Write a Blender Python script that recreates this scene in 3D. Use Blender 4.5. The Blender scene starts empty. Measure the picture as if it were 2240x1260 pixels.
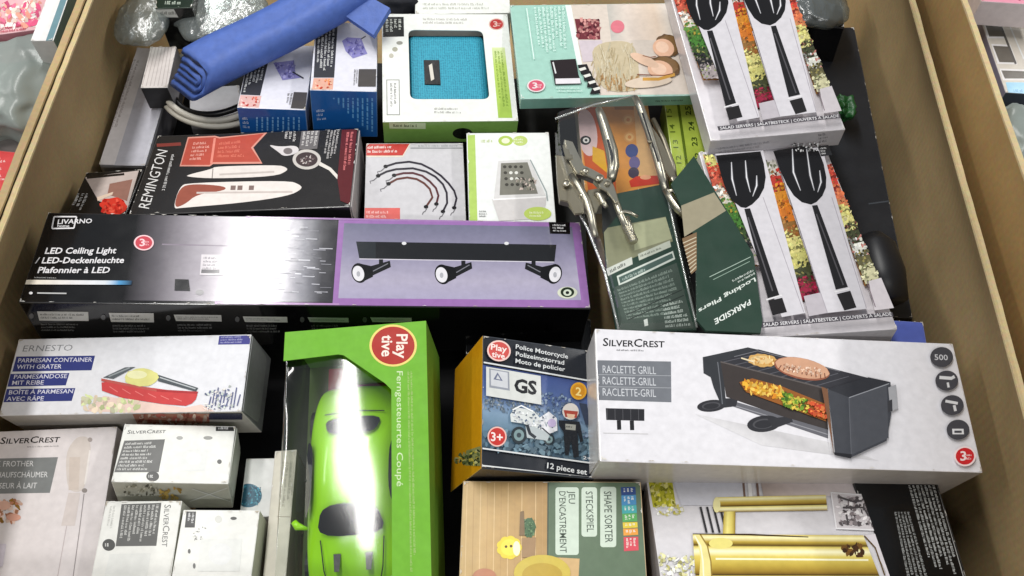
import bpy, bmesh, math, random
from mathutils import Vector, Matrix, Euler, noise

# ------------------------------------------------------------------ camera, light, exposure
S = bpy.context.scene
COL = S.collection
FPX, PITCH, DIST = 2000.0, math.radians(57.5), 0.86          # focal length in photo pixels, tilt, distance
CAMPOS = Vector((0, -DIST*math.cos(PITCH), DIST*math.sin(PITCH)))
FWD = Vector((0, math.cos(PITCH), -math.sin(PITCH)))
UPV = Vector((0, math.sin(PITCH), math.cos(PITCH)))
cam = bpy.data.cameras.new('camera'); camo = bpy.data.objects.new('camera', cam); COL.objects.link(camo)
camo.location = CAMPOS; camo.rotation_euler = (math.pi/2-PITCH, 0, 0)
cam.sensor_width = 36; cam.lens = 36*FPX/2240; cam.clip_start = .02; cam.clip_end = 50
S.camera = camo
wd = bpy.data.worlds.new('World'); S.world = wd; wd.use_nodes = True
wd.node_tree.nodes['Background'].inputs[0].default_value = (.86, .92, 1, 1)
wd.node_tree.nodes['Background'].inputs[1].default_value = .22
S.view_settings.view_transform = 'Standard'; S.view_settings.look = 'None'
S.view_settings.exposure = 0.48; S.view_settings.gamma = 1

def lamp(x, y, z, sx, sy, watt, rz=0, col=(1, .985, .955)):
    l = bpy.data.lights.new('ceiling_lamp', 'AREA'); l.shape = 'RECTANGLE'; l.size = sx; l.size_y = sy
    l.energy = watt; l.color = col
    o = bpy.data.objects.new('ceiling_lamp', l); COL.objects.link(o); o.location = (x, y, z); o.rotation_euler = (0, 0, math.radians(rz))
    return o
# rows of tubes under the shop ceiling
lamp(-.65, 1.36, 2.4, .22, 2.9, 46)
lamp(2.75, 1.15, 2.4, .22, 3.1, 58)
lamp(-3.0, 1.15, 2.4, .22, 3.1, 40)
lamp(.3, -2.4, 2.4, 3.1, .22, 30)

# ------------------------------------------------------------------ helpers
def lin(c):
    f = lambda v: v/12.92 if v <= .04045 else ((v+.055)/1.055)**2.4
    return tuple(f(v/255.) for v in c[:3]) + (1.,)

def new_mat(name):
    m = bpy.data.materials.new(name); m.use_nodes = True
    return m, m.node_tree.nodes, m.node_tree.links, m.node_tree.nodes['Principled BSDF']

MAT = {}
def print_mat(name, rough, bump, spec=.5, coat=0):
    m, n, l, p = new_mat(name)
    a = n.new('ShaderNodeAttribute'); a.attribute_name = 'Col'
    g = n.new('ShaderNodeNewGeometry')
    nz = n.new('ShaderNodeTexNoise'); nz.inputs['Scale'].default_value = 45; nz.inputs['Detail'].default_value = 5
    l.new(g.outputs['Position'], nz.inputs['Vector'])
    mr = n.new('ShaderNodeMapRange'); mr.inputs[3].default_value = rough*.7; mr.inputs[4].default_value = rough*1.35
    l.new(nz.outputs[0], mr.inputs[0]); l.new(mr.outputs[0], p.inputs['Roughness'])
    mx = n.new('ShaderNodeMix'); mx.data_type = 'RGBA'; mx.blend_type = 'MULTIPLY'; mx.inputs[0].default_value = 1
    mr2 = n.new('ShaderNodeMapRange'); mr2.inputs[1].default_value = .3; mr2.inputs[2].default_value = .7
    mr2.inputs[3].default_value = .90; mr2.inputs[4].default_value = 1.0
    nz2 = n.new('ShaderNodeTexNoise'); nz2.inputs['Scale'].default_value = 160; nz2.inputs['Detail'].default_value = 6
    l.new(g.outputs['Position'], nz2.inputs['Vector']); l.new(nz2.outputs[0], mr2.inputs[0])
    l.new(a.outputs['Color'], mx.inputs[6]); l.new(mr2.outputs[0], mx.inputs[7]); l.new(mx.outputs[2], p.inputs['Base Color'])
    nb = n.new('ShaderNodeTexNoise'); nb.inputs['Scale'].default_value = 14; nb.inputs['Detail'].default_value = 3
    l.new(g.outputs['Position'], nb.inputs['Vector'])
    b = n.new('ShaderNodeBump'); b.inputs['Strength'].default_value = bump; b.inputs['Distance'].default_value = .004
    l.new(nb.outputs[0], b.inputs['Height']); l.new(b.outputs[0], p.inputs['Normal'])
    p.inputs['Specular IOR Level'].default_value = spec
    MAT[name] = m
print_mat('gloss_print', .19, .28, .42)
print_mat('mirror_print', .13, .10, .5)
print_mat('satin_print', .42, .45)
print_mat('matte_print', .62, .4, .3)

def simple(name, col, rough=.5, metal=0, bump=0, bscale=60, spec=.5, var=.0, dist=.002):
    m, n, l, p = new_mat(name)
    p.inputs['Base Color'].default_value = lin(col); p.inputs['Roughness'].default_value = rough
    p.inputs['Metallic'].default_value = metal; p.inputs['Specular IOR Level'].default_value = spec
    if bump or var:
        tc = n.new('ShaderNodeTexCoord')
        nb = n.new('ShaderNodeTexNoise'); nb.inputs['Scale'].default_value = bscale; nb.inputs['Detail'].default_value = 5
        l.new(tc.outputs['Object'], nb.inputs['Vector'])
        if bump:
            b = n.new('ShaderNodeBump'); b.inputs['Strength'].default_value = bump; b.inputs['Distance'].default_value = dist
            l.new(nb.outputs[0], b.inputs['Height']); l.new(b.outputs[0], p.inputs['Normal'])
        if var:
            r = n.new('ShaderNodeValToRGB'); c = lin(col)
            r.color_ramp.elements[0].position = .3; r.color_ramp.elements[1].position = .7
            r.color_ramp.elements[0].color = tuple(v*(1-var) for v in c[:3])+(1,)
            r.color_ramp.elements[1].color = tuple(min(1, v*(1+var)) for v in c[:3])+(1,)
            l.new(nb.outputs[0], r.inputs[0]); l.new(r.outputs[0], p.inputs['Base Color'])
    MAT[name] = m
    return m

def clear(name, tint=(255, 255, 255), gloss=.12, rough=.08, bump=0, bscale=40, haze=0.0, hcol=(220, 225, 225), edge=.7):
    """thin clear plastic: light passes straight through, a fresnel coat mirrors the lamps"""
    m, n, l, p = new_mat(name); n.remove(p)
    out = n['Material Output']
    t = n.new('ShaderNodeBsdfTransparent'); t.inputs[0].default_value = lin(tint)
    g = n.new('ShaderNodeBsdfGlossy'); g.inputs['Roughness'].default_value = rough
    lw = n.new('ShaderNodeLayerWeight'); lw.inputs[0].default_value = .35
    mr = n.new('ShaderNodeMapRange'); mr.inputs[3].default_value = gloss; mr.inputs[4].default_value = edge
    l.new(lw.outputs['Fresnel'], mr.inputs[0])
    base = t
    if haze:
        d = n.new('ShaderNodeBsdfDiffuse'); d.inputs[0].default_value = lin(hcol)
        mh = n.new('ShaderNodeMixShader'); mh.inputs[0].default_value = haze
        l.new(t.outputs[0], mh.inputs[1]); l.new(d.outputs[0], mh.inputs[2]); base = mh
    ms = n.new('ShaderNodeMixShader'); l.new(mr.outputs[0], ms.inputs[0]); l.new(base.outputs[0], ms.inputs[1]); l.new(g.outputs[0], ms.inputs[2])
    if bump:
        tc = n.new('ShaderNodeTexCoord'); nb = n.new('ShaderNodeTexNoise'); nb.inputs['Scale'].default_value = bscale; nb.inputs['Detail'].default_value = 4
        l.new(tc.outputs['Object'], nb.inputs['Vector'])
        b = n.new('ShaderNodeBump'); b.inputs['Strength'].default_value = bump; b.inputs['Distance'].default_value = .003
        l.new(nb.outputs[0], b.inputs['Height']); l.new(b.outputs[0], g.inputs['Normal']); l.new(b.outputs[0], lw.inputs['Normal'])
    l.new(ms.outputs[0], out.inputs[0])
    MAT[name] = m
    return m

def kraft(name, col):
    m, n, l, p = new_mat(name)
    tc = n.new('ShaderNodeTexCoord')
    n1 = n.new('ShaderNodeTexNoise'); n1.inputs['Scale'].default_value = 7; n1.inputs['Detail'].default_value = 6
    n2 = n.new('ShaderNodeTexNoise'); n2.inputs['Scale'].default_value = 260; n2.inputs['Detail'].default_value = 3
    wv = n.new('ShaderNodeTexWave'); wv.inputs['Scale'].default_value = 42; wv.bands_direction = 'Y'; wv.inputs['Distortion'].default_value = .4
    for x in (n1, n2, wv): l.new(tc.outputs['Object'], x.inputs['Vector'])
    c = lin(col)
    r = n.new('ShaderNodeValToRGB'); r.color_ramp.elements[0].position = .3; r.color_ramp.elements[1].position = .72
    r.color_ramp.elements[0].color = tuple(v*.74 for v in c[:3])+(1,); r.color_ramp.elements[1].color = tuple(v*1.14 for v in c[:3])+(1,)
    l.new(n1.outputs[0], r.inputs[0])
    mx = n.new('ShaderNodeMix'); mx.data_type = 'RGBA'; mx.blend_type = 'MULTIPLY'; mx.inputs[0].default_value = .35
    l.new(r.outputs[0], mx.inputs[6]); l.new(n2.outputs['Color'], mx.inputs[7])
    ad = n.new('ShaderNodeMath'); ad.operation = 'ADD'; ml = n.new('ShaderNodeMath'); ml.operation = 'MULTIPLY'; ml.inputs[1].default_value = .25
    l.new(wv.outputs['Fac'], ml.inputs[0]); l.new(ml.outputs[0], ad.inputs[0]); l.new(n1.outputs[0], ad.inputs[1])
    b = n.new('ShaderNodeBump'); b.inputs['Strength'].default_value = .22; b.inputs['Distance'].default_value = .0025
    l.new(ad.outputs[0], b.inputs['Height']); l.new(b.outputs[0], p.inputs['Normal'])
    l.new(mx.outputs[2], p.inputs['Base Color']); p.inputs['Roughness'].default_value = .7; p.inputs['Specular IOR Level'].default_value = .3
    MAT[name] = m

kraft('kraft', (186, 160, 116)); kraft('kraft_edge', (220, 198, 150)); kraft('kraft_warm', (178, 144, 92))
simple('steel', (188, 182, 166), .3, 1, .3, 120, dist=.0006)
simple('dark_steel', (140, 134, 118), .42, 1, .3, 150, dist=.0006)
simple('black_plastic', (20, 20, 22), .32, 0, .15, 80)
simple('rubber', (24, 24, 25), .6)
simple('lime_paint', (150, 216, 22), .16, 0, 0)
simple('dark_glass', (34, 38, 48), .08)
simple('head_lamp', (226, 230, 228), .12)
simple('dull_black', (30, 31, 35), .42)
simple('red_plastic', (190, 50, 45), .35)
simple('silver_film', (196, 196, 204), .22, .55, .5, 25)
simple('blue_cloth', (72, 100, 172), .5, 0, .35, 110, .35, .10)
simple('cyan_mesh', (22, 140, 176), .75, 0, .5, 900, .2, .06, .0006)
simple('white_rubber', (205, 200, 188), .4)
simple('char_cloth', (21, 23, 30), .7, 0, .6, 60, .3, .2)
simple('pink_film', (224, 140, 156), .35, 0, .7, 60, .5, .35)
simple('green_film', (28, 84, 38), .4, 0, .8, 60, .5, .3)
simple('red_film', (200, 60, 60), .3, 0, .7, 60, .5, .25)
clear('clear_window', (252, 254, 252), .04, .10, .04, 14, edge=.5)
clear('clear_shell', (253, 254, 253), .004, .05, .05, 25, edge=.16)
clear('shell_edge', (235, 240, 238), .25, .15, .2, 60, .35, (225, 228, 226))
clear('crinkled_bag', (232, 238, 236), .08, .2, .6, 120, .2, (190, 200, 198))
clear('milky_bag', (215, 222, 218), .03, .3, .5, 40, .5, (178, 188, 182), edge=.35)

def mesh_fabric(name, c0, c1):
    m, n, l, p = new_mat(name)
    tc = n.new('ShaderNodeTexCoord'); v = n.new('ShaderNodeTexVoronoi'); v.inputs['Scale'].default_value = 420; v.inputs['Randomness'].default_value = .25
    l.new(tc.outputs['Object'], v.inputs['Vector'])
    r = n.new('ShaderNodeValToRGB'); r.color_ramp.elements[0].color = lin(c0); r.color_ramp.elements[1].color = lin(c1); r.color_ramp.elements[0].position = .15; r.color_ramp.elements[1].position = .6
    l.new(v.outputs['Distance'], r.inputs[0]); l.new(r.outputs[0], p.inputs['Base Color'])
    b = n.new('ShaderNodeBump'); b.inputs['Strength'].default_value = .4; b.inputs['Distance'].default_value = .0008; l.new(v.outputs['Distance'], b.inputs['Height']); l.new(b.outputs[0], p.inputs['Normal'])
    p.inputs['Roughness'].default_value = .65; MAT[name] = m
mesh_fabric('cyan_mesh', (14, 110, 138), (48, 160, 184))

def mesh_obj(name, verts, faces, mat, parent=None, smooth=False, cols=None, loc=None):
    me = bpy.data.meshes.new(name); me.from_pydata([tuple(v) for v in verts], [], faces)
    if cols:
        at = me.color_attributes.new('Col', 'FLOAT_COLOR', 'CORNER')
        flat = []
        for f, c in zip(me.polygons, cols):
            for k in range(f.loop_total):
                flat.extend(c[k] if isinstance(c[0], (tuple, list)) else c)
        at.data.foreach_set('color', flat)
    me.materials.append(MAT[mat] if isinstance(mat, str) else mat)
    if smooth:
        for f in me.polygons: f.use_smooth = True
    o = bpy.data.objects.new(name, me); COL.objects.link(o)
    if parent: o.parent = parent
    if loc: o.location = loc
    return o

def bm_obj(name, bm, mat, parent=None, smooth=False):
    me = bpy.data.meshes.new(name); bm.to_mesh(me); bm.free()
    me.materials.append(MAT[mat])
    if smooth:
        for f in me.polygons: f.use_smooth = True
    o = bpy.data.objects.new(name, me); COL.objects.link(o)
    if parent: o.parent = parent
    return o

def tag(o, label, cat, group=None):
    o['label'] = label; o['category'] = cat
    if group: o['group'] = group
    return o

def empty(name, M):
    e = bpy.data.objects.new(name, None); COL.objects.link(e); e.matrix_world = M; e.empty_display_size = .02
    return e

def ray(x, y):
    return (FWD + Vector((1, 0, 0))*((x-1120)/FPX) - UPV*((y-630)/FPX)).normalized()
def at(x, y, z):
    """point of the place seen at photo position x, y at height z"""
    r = ray(x, y); return CAMPOS + r*((z-CAMPOS.z)/r.z)

# text outlines from Blender's built-in font, scaled to width 1 and capital height 1
_tc = {}
def glyphs(s, bold=0., small_caps=False, shear=0.):
    k = (s, bold, small_caps, shear)
    if k in _tc: return _tc[k]
    def get(body):
        c = bpy.data.curves.new('t', 'FONT'); c.body = body; c.resolution_u = 2; c.offset = bold; c.shear = shear
        if small_caps:
            for i in range(1, len(body)):
                if body[i].islower(): c.body_format[i].use_small_caps = True
            c.small_caps_scale = .78
        o = bpy.data.objects.new('t', c); me = o.to_mesh()
        v = [tuple(p.co) for p in me.vertices]; f = [tuple(p.vertices) for p in me.polygons]
        o.to_mesh_clear(); bpy.data.objects.remove(o); bpy.data.curves.remove(c)
        return v, f
    hv, _ = get('H'); ch = max(p[1] for p in hv)
    v, f = get(s)
    x0 = min(p[0] for p in v); x1 = max(p[0] for p in v)
    _tc[k] = ([((p[0]-x0)/(x1-x0), p[1]/ch) for p in v], f)
    return _tc[k]

# every pack: centre of its face up, tilt x / y / turn z in degrees, width, depth, thickness in metres
FR = {
    'led': (-0.1812,0.0181,0.0200, -3.15,5.16,2.48, 0.5059,0.1037,0.0750),
    'parm': (-0.3411,-0.0912,0.0000, 6.47,-2.55,-0.13, 0.2147,0.0726,0.0600),
    'rem': (-0.2650,0.1354,0.0100, -11.97,0.24,2.93, 0.2118,0.1267,0.0500),
    'blackred': (-0.4096,0.1132,0.0000, -9.10,-3.65,1.07, 0.0603,0.0670,0.0600),
    'cords': (-0.0996,0.1320,-0.0100, 2.93,3.77,3.46, 0.1023,0.1079,0.0500),
    'grater': (-0.0016,0.1305,0.0000, 3.05,2.17,2.49, 0.0865,0.1227,0.0600),
    'speaker': (-0.0699,0.2776,0.0150, 3.24,4.20,4.62, 0.1417,0.1555,0.0340),
    'mint': (0.0962,0.2989,0.0200, -1.92,2.61,4.17, 0.1863,0.1508,0.0140),
    'serv1': (0.2502,0.2612,0.0500, 1.86,-0.77,6.10, 0.1350,0.2262,0.0245),
    'serv2': (0.2616,0.0410,0.0300, -3.52,0.89,4.98, 0.1288,0.2246,0.0245),
    'rac': (0.2248,-0.1342,0.0400, 4.89,4.28,-0.15, 0.3110,0.1142,0.0850),
    'toy': (-0.1282,-0.1795,0.0300, 6.19,-3.90,3.08, 0.1227,0.2281,0.0850),
    'police': (0.0218,-0.1312,0.0200, 6.59,19.76,2.28, 0.1000,0.1156,0.0840),
    'sorter': (0.0324,-0.2410,0.0000, 0.50,-1.31,-0.67, 0.1467,0.1014,0.0800),
    'gold': (0.2029,-0.2356,0.0000, -15.71,0.29,0.29, 0.1782,0.1105,0.0700),
    'blacktxt': (0.3240,-0.2346,-0.0100, -1.61,1.63,1.68, 0.0710,0.1037,0.0800),
    'milk': (-0.4097,-0.2026,-0.0300, 3.98,0.55,3.27, 0.1271,0.1407,0.0600),
    'sil1': (-0.2878,-0.1615,-0.0100, -7.88,8.32,2.58, 0.0941,0.0561,0.0440),
    'sil2': (-0.3077,-0.2416,-0.0200, 5.09,2.26,1.07, 0.0631,0.0825,0.0480),
    'sil3': (-0.2420,-0.2457,-0.0200, -0.29,2.16,0.73, 0.0637,0.0760,0.0480),
    'blue1': (-0.2571,0.2728,0.0050, -9.55,5.98,2.98, 0.0708,0.1202,0.0450),
    'blue2': (-0.1819,0.2884,0.0200, -8.94,6.45,4.26, 0.0695,0.1287,0.0600),
    'ply1': (0.1083,0.0801,0.0200, 1.66,4.15,8.89, 0.0791,0.2692,0.0200),
    'ply2': (0.1892,0.0303,0.0360, 2.0,0.0,18.0, 0.0620,0.1998,0.0160),
    'silver': (-0.4200,0.2691,-0.0350, -0.31,2.12,-0.27, 0.0500,0.1813,0.0500),
    'stripe': (-0.3927,0.2919,0.0000, 0.45,1.15,2.44, 0.0296,0.0635,0.0330),
    'wrapbl': (-0.3790,0.3767,0.0350, 0.42,1.51,5.43, 0.0414,0.0599,0.0600),
    'book': (0.1130,0.1901,-0.0200, 0.86,0.52,1.86, 0.0795,0.1441,0.0200),
    'numb': (0.1904,0.1978,-0.0150, 0.25,-0.40,0.86, 0.0445,0.1207,0.0300),
    'under': (0.0166,-0.0210,-0.0560, -0.09,0.86,0.47, 0.1239,0.0405,0.0500),
    'bluebx': (0.3655,-0.0462,-0.0100, 1.03,-1.44,-4.74, 0.0322,0.0328,0.0700),
    'dark1': (0.3830,0.2102,-0.0600, 2.78,-2.24,-2.29, 0.0586,0.4034,0.0600),
    'wrapr': (0.3602,0.3950,0.0000, 1.33,-2.67,-6.64, 0.0530,0.0764,0.0600),
    'white': (-0.2156,-0.1744,-0.0550, 0.31,0.28,1.45, 0.0471,0.0542,0.0500),
    'beige': (-0.2000,-0.2053,-0.0450, 0.13,0.30,2.93, 0.0190,0.1227,0.0500),
    'backwh': (-0.0591,0.4206,-0.0050, 0.32,2.05,3.24, 0.1118,0.0727,0.0500),
    'pal': (0.5327,0.2418,0.0700, 0.01,2.99,-2.28, 0.0936,0.1262,0.0500),
    'grey': (-0.3427,0.2844,-0.0500, 1.32,5.07,11.19, 0.0555,0.0525,0.0400),
    'teal': (-0.4840,0.3018,0.0700, 0.55,0.54,1.00, 0.0230,0.0908,0.0400),
}
FACES = {'top': (2, 1), 'front': (1, -1), 'right': (0, 1), 'left': (0, -1), 'back': (1, 1)}

class Pack:
    """a pack with its printed artwork; artwork is measured off the photograph onto the pack's own faces"""
    def __init__(self, key, name, label, cat, top=(225, 225, 225), front=None, right=None, left=None, back=None, finish='satin_print', body=True, group=None, bevel=.0009):
        x, y, z, rx, ry, rz, w, h, t = FR[key]
        R = Matrix.Rotation(math.radians(rz), 4, 'Z') @ Matrix.Rotation(math.radians(ry), 4, 'Y') @ Matrix.Rotation(math.radians(rx), 4, 'X')
        self.w, self.h, self.t = w, h, t
        self.M = Matrix.Translation(Vector((x, y, z)) - R @ Vector((0, 0, t))) @ R
        self.Mi = self.M.inverted()
        self.root = tag(empty(name, self.M), label, cat, group)
        self.dim = (w/2, h/2, t); self.finish = finish
        self.parts = {}; self.order = []; self.lay = {}
        self.like = None
        front = front or top; right = right or front; left = left or right; back = back or front
        if body:
            bm = bmesh.new(); bmesh.ops.create_cube(bm, size=1)
            for v in bm.verts: v.co = Vector((v.co.x*w, v.co.y*h, (v.co.z+.5)*t))
            rnd = random.Random(key)
            for v in bm.verts: v.co += Vector((rnd.uniform(-1, 1), rnd.uniform(-1, 1), 0 if v.co.z > t*.5 else rnd.uniform(-1, 1)))*.0006
            bmesh.ops.bevel(bm, geom=bm.edges[:], offset=bevel, segments=2, profile=.6, affect='EDGES')
            cl = []
            me = bpy.data.meshes.new('carton_body'); bm.to_mesh(me); bm.free()
            at_ = me.color_attributes.new('Col', 'FLOAT_COLOR', 'CORNER'); flat = []
            for f in me.polygons:
                nx, ny, nz = f.normal
                ax = max(range(3), key=lambda i: abs((nx, ny, nz)[i])); s = (nx, ny, nz)[ax]
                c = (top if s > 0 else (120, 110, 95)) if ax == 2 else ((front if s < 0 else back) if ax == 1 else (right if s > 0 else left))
                if abs(s) < .985: c = tuple(int(v+(235-v)*.18) for v in c)      # rubbed edges
                flat.extend(lin(c)*f.loop_total)
            at_.data.foreach_set('color', flat); me.materials.append(MAT[finish])
            o = bpy.data.objects.new('carton_body', me); COL.objects.link(o); o.parent = self.root
    def pt(self, x, y, face='top'):
        if self.like:
            p = self.like.pt(x, y, face); return Vector((p.x*self.w/self.like.w, p.y*self.h/self.like.h, self.t if face == 'top' else p.z*self.t/self.like.t))
        ax, sg = FACES[face]
        o = self.Mi @ CAMPOS; d = self.Mi.to_3x3() @ ray(x, y)
        val = self.t if face == 'top' else sg*self.dim[ax]
        p = o + d*((val-o[ax])/d[ax])
        return p
    def _clamp(self, p, face):
        ax, _ = FACES[face]; q = p.copy(); e = .0007
        if ax != 0: q.x = max(-self.dim[0]+e, min(self.dim[0]-e, q.x))
        if ax != 1: q.y = max(-self.dim[1]+e, min(self.dim[1]-e, q.y))
        if ax != 2: q.z = max(e, min(self.t-e, q.z))
        return q
    def _off(self, face, step=True):
        if step: self.lay[face] = self.lay.get(face, 0)+1
        ax, sg = FACES[face]; n = Vector((0, 0, 0)); n[ax] = sg
        return n*(.00006+.000006*self.lay.get(face, 0))
    def _put(self, part, pts, faces, cols):
        if part not in self.parts: self.parts[part] = ([], [], [])
        V, F, C = self.parts[part]; b = len(V)
        V.extend(pts); F.extend([tuple(i+b for i in f) for f in faces]); C.extend(cols)
    def poly(self, pts, col, part='printed_panel', face='top', step=True, soft=0):
        for _ in range(soft):                                    # corner cutting: rounder outlines
            q = []
            for i, a in enumerate(pts):
                c_ = pts[(i+1) % len(pts)]; q += [(a[0]*.75+c_[0]*.25, a[1]*.75+c_[1]*.25), (a[0]*.25+c_[0]*.75, a[1]*.25+c_[1]*.75)]
            pts = q
        o = self._off(face, step)
        P = [self._clamp(self.pt(x, y, face), face)+o for x, y in pts]
        c = [lin(k) for k in col] if isinstance(col[0], (tuple, list)) else lin(col)
        # keep all faces looking outward
        ax, sg = FACES[face]; nrm = Vector((0, 0, 0))
        for i in range(len(P)): nrm += P[i].cross(P[(i+1) % len(P)])
        if nrm[ax]*sg < 0:
            P.reverse()
            if isinstance(c, list): c.reverse()
        self._put(part, P, [tuple(range(len(P)))], [c])
    def ell(self, cx, cy, rx, ry, col, part='printed_panel', face='top', n=26, rot=0, wob=0, seed=0):
        r = random.Random(seed*7+int(cx)); ca, sa = math.cos(math.radians(rot)), math.sin(math.radians(rot)); pts = []
        for i in range(n):
            a = 2*math.pi*i/n; k = 1+r.uniform(-wob, wob); u, v = rx*k*math.cos(a), ry*k*math.sin(a)
            pts.append((cx+u*ca-v*sa, cy+u*sa+v*ca))
        self.poly(pts, col, part, face)
    def line(self, pts, w, col, part='printed_panel', face='top'):
        L, Rr = [], []
        for i, (x, y) in enumerate(pts):
            a = pts[max(0, i-1)]; b = pts[min(len(pts)-1, i+1)]
            dx, dy = b[0]-a[0], b[1]-a[1]; d = math.hypot(dx, dy) or 1; ww = w[i] if isinstance(w, (list, tuple)) else w
            L.append((x-dy/d*ww/2, y+dx/d*ww/2)); Rr.append((x+dy/d*ww/2, y-dx/d*ww/2))
        o = self._off(face)
        A = [self._clamp(self.pt(x, y, face), face)+o for x, y in L]; Bq = [self._clamp(self.pt(x, y, face), face)+o for x, y in Rr]
        n = len(A)
        self._put(part, A+Bq, [(i, i+1, n+i+1, n+i) for i in range(n-1)], [lin(col)]*(n-1))
    def grad(self, quad, stops, part='printed_panel', face='top', vert=False):
        """quad TL TR BR BL; colours change along its width (or depth)"""
        tl, tr, br, bl = quad
        lerp = lambda a, b, s: (a[0]+(b[0]-a[0])*s, a[1]+(b[1]-a[1])*s)
        o = self._off(face)
        e0, e1 = ((tl, tr), (bl, br)) if not vert else ((tl, bl), (tr, br))
        V = []
        for s, c in stops:
            V += [self._clamp(self.pt(*lerp(*e0, s), face), face)+o, self._clamp(self.pt(*lerp(*e1, s), face), face)+o]
        F, C = [], []
        for i in range(len(stops)-1):
            c0, c1 = lin(stops[i][1]), lin(stops[i+1][1])
            F.append((2*i, 2*i+1, 2*i+3, 2*i+2)); C.append([c0, c0, c1, c1])
        self._put(part, V, F, C)
    def text(self, s, p0, p1, p2, col, bold=.0, small_caps=False, shear=0., face='top', part='lettering'):
        v, f = glyphs(s, bold, small_caps, shear); o = self._off(face)
        A, Bq, T = (self.pt(*p, face) for p in (p0, p1, p2))
        P = [self._clamp(A+(Bq-A)*x+(T-A)*y, face)+o for x, y in v]
        self._put(part, P, f, [lin(col)]*len(f))
    def small(self, quad, rows, col, seed=1, face='top', vert=False, fill=.9, part='small_print', dens=1.0):
        """small print too fine to read: rows of letter-sized marks"""
        r = random.Random(seed); tl, tr, br, bl = quad
        wide = math.hypot(tr[0]-tl[0], tr[1]-tl[1]) if vert else math.hypot(bl[0]-tl[0], bl[1]-tl[1])
        rows = max(rows, int(round(wide/8.5)))
        if vert: tl, tr, br, bl = tr, br, bl, tl                 # rows run from the far edge to the near edge
        def q(u, v):
            a = (tl[0]+(tr[0]-tl[0])*u, tl[1]+(tr[1]-tl[1])*u); b = (bl[0]+(br[0]-bl[0])*u, bl[1]+(br[1]-bl[1])*u)
            return (a[0]+(b[0]-a[0])*v, a[1]+(b[1]-a[1])*v)
        L = math.hypot(tr[0]-tl[0], tr[1]-tl[1]); Hh = math.hypot(bl[0]-tl[0], bl[1]-tl[1])/rows
        o = self._off(face); V, F = [], []
        def box(u0, v0, u1, v1):
            b = len(V)
            for u, v in ((u0, v0), (u1, v0), (u1, v1), (u0, v1)): V.append(self._clamp(self.pt(*q(u, v), face), face)+o)
            F.append((b, b+1, b+2, b+3))
        ch = Hh*.62; cw = ch*.55/L/dens
        for i in range(rows):
            u = 0; end = r.uniform(fill*.75, 1.0); v0 = (i+.2)/rows; v1 = (i+.8)/rows
            while u < end-cw:
                wl = r.randint(2, 9)
                for k in range(wl):
                    if u > end-cw: break
                    kind = r.random(); s = cw*.34; vt = v0 if r.random() < .5 else v0+(v1-v0)*.28
                    box(u, vt, u+s, v1)
                    if kind < .55: box(u+s*1.0, vt, u+cw*.78, vt+(v1-v0)*.26)
                    if kind < .3: box(u+cw*.52, vt+(v1-v0)*.3, u+cw*.8, v1)
                    elif kind < .7: box(u+s*1.0, v1-(v1-v0)*.26, u+cw*.78, v1)
                    u += cw
                u += cw*.7
        if V: self._put(part, V, F, [lin(col)]*len(F))
    def mosaic(self, quad, pal, n, rpx, seed=1, part='printed_picture', face='top', margin=.0):
        r = random.Random(seed); tl, tr, br, bl = quad; rpx *= .68; n = int(n*1.9)
        for i in range(n):
            u, v = r.uniform(margin, 1-margin), r.uniform(margin, 1-margin)
            a = (tl[0]+(tr[0]-tl[0])*u, tl[1]+(tr[1]-tl[1])*u); b = (bl[0]+(br[0]-bl[0])*u, bl[1]+(br[1]-bl[1])*u)
            x, y = a[0]+(b[0]-a[0])*v, a[1]+(b[1]-a[1])*v
            c = pal[min(len(pal)-1, int(v*len(pal)+r.gauss(0, .8)))] if r.random() < .6 and False else r.choice(pal)
            k = r.uniform(.84, 1.1); c = tuple(max(0, min(255, int(q*k))) for q in c)
            self.ell(x, y, rpx*r.uniform(.4, 1.1), rpx*r.uniform(.3, .8), c, part, face, n=9, rot=r.uniform(0, 180), wob=.35, seed=seed*1000+i)
    def badge(self, x, y, r, ry, col=(200, 50, 55), rim=(240, 225, 220), txt='3', rot=0, part='round_badge'):
        self.ell(x, y, r, ry, rim, part); self.ell(x, y, r*.84, ry*.84, col, part)
        if txt: self.text(txt, (x-r*.42, y+ry*.42), (x+r*.12, y+ry*.42), (x-r*.42, y-ry*.5), rim, .02, part=part)
        self.small([(x+r*.1, y-ry*.3), (x+r*.7, y-ry*.3), (x+r*.7, y+ry*.4), (x+r*.1, y+ry*.4)], 2, rim, int(x), part=part)
    def _wear(self):
        """rubbed corners and chipped print along the upper edges"""
        r = random.Random(int(self.w*1e5)); V, F, C = [], [], []; z = self.t+.0009
        hw, hh = self.w/2, self.h/2
        def chip(x, y, ax, L, wd, inx, iny):
            b = len(V); n = 6; pts = []
            for i in range(n+1): s = i/n; pts.append((s*L, 0))
            for i in range(n, -1, -1): s = i/n; pts.append((s*L, wd*math.sin(math.pi*s)*r.uniform(.3, 1)+.0001))
            for u, v in pts: V.append((x+(u*inx if ax == 0 else v*inx), y+(v*iny if ax == 0 else u*iny), z))
            F.append(tuple(range(b, b+len(pts)))); C.append(lin(r.choice([(226, 222, 214), (206, 200, 190), (190, 180, 164), (236, 234, 230)])))
        for sx in (-1, 1):
            for sy in (-1, 1):
                chip(sx*(hw-.0009), sy*(hh-.0009), 0, r.uniform(.002, .005), r.uniform(.0008, .0016), -sx, -sy); z += .000004
                chip(sx*(hw-.0009), sy*(hh-.0009), 1, r.uniform(.002, .005), r.uniform(.0008, .0016), -sx, -sy); z += .000004
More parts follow.
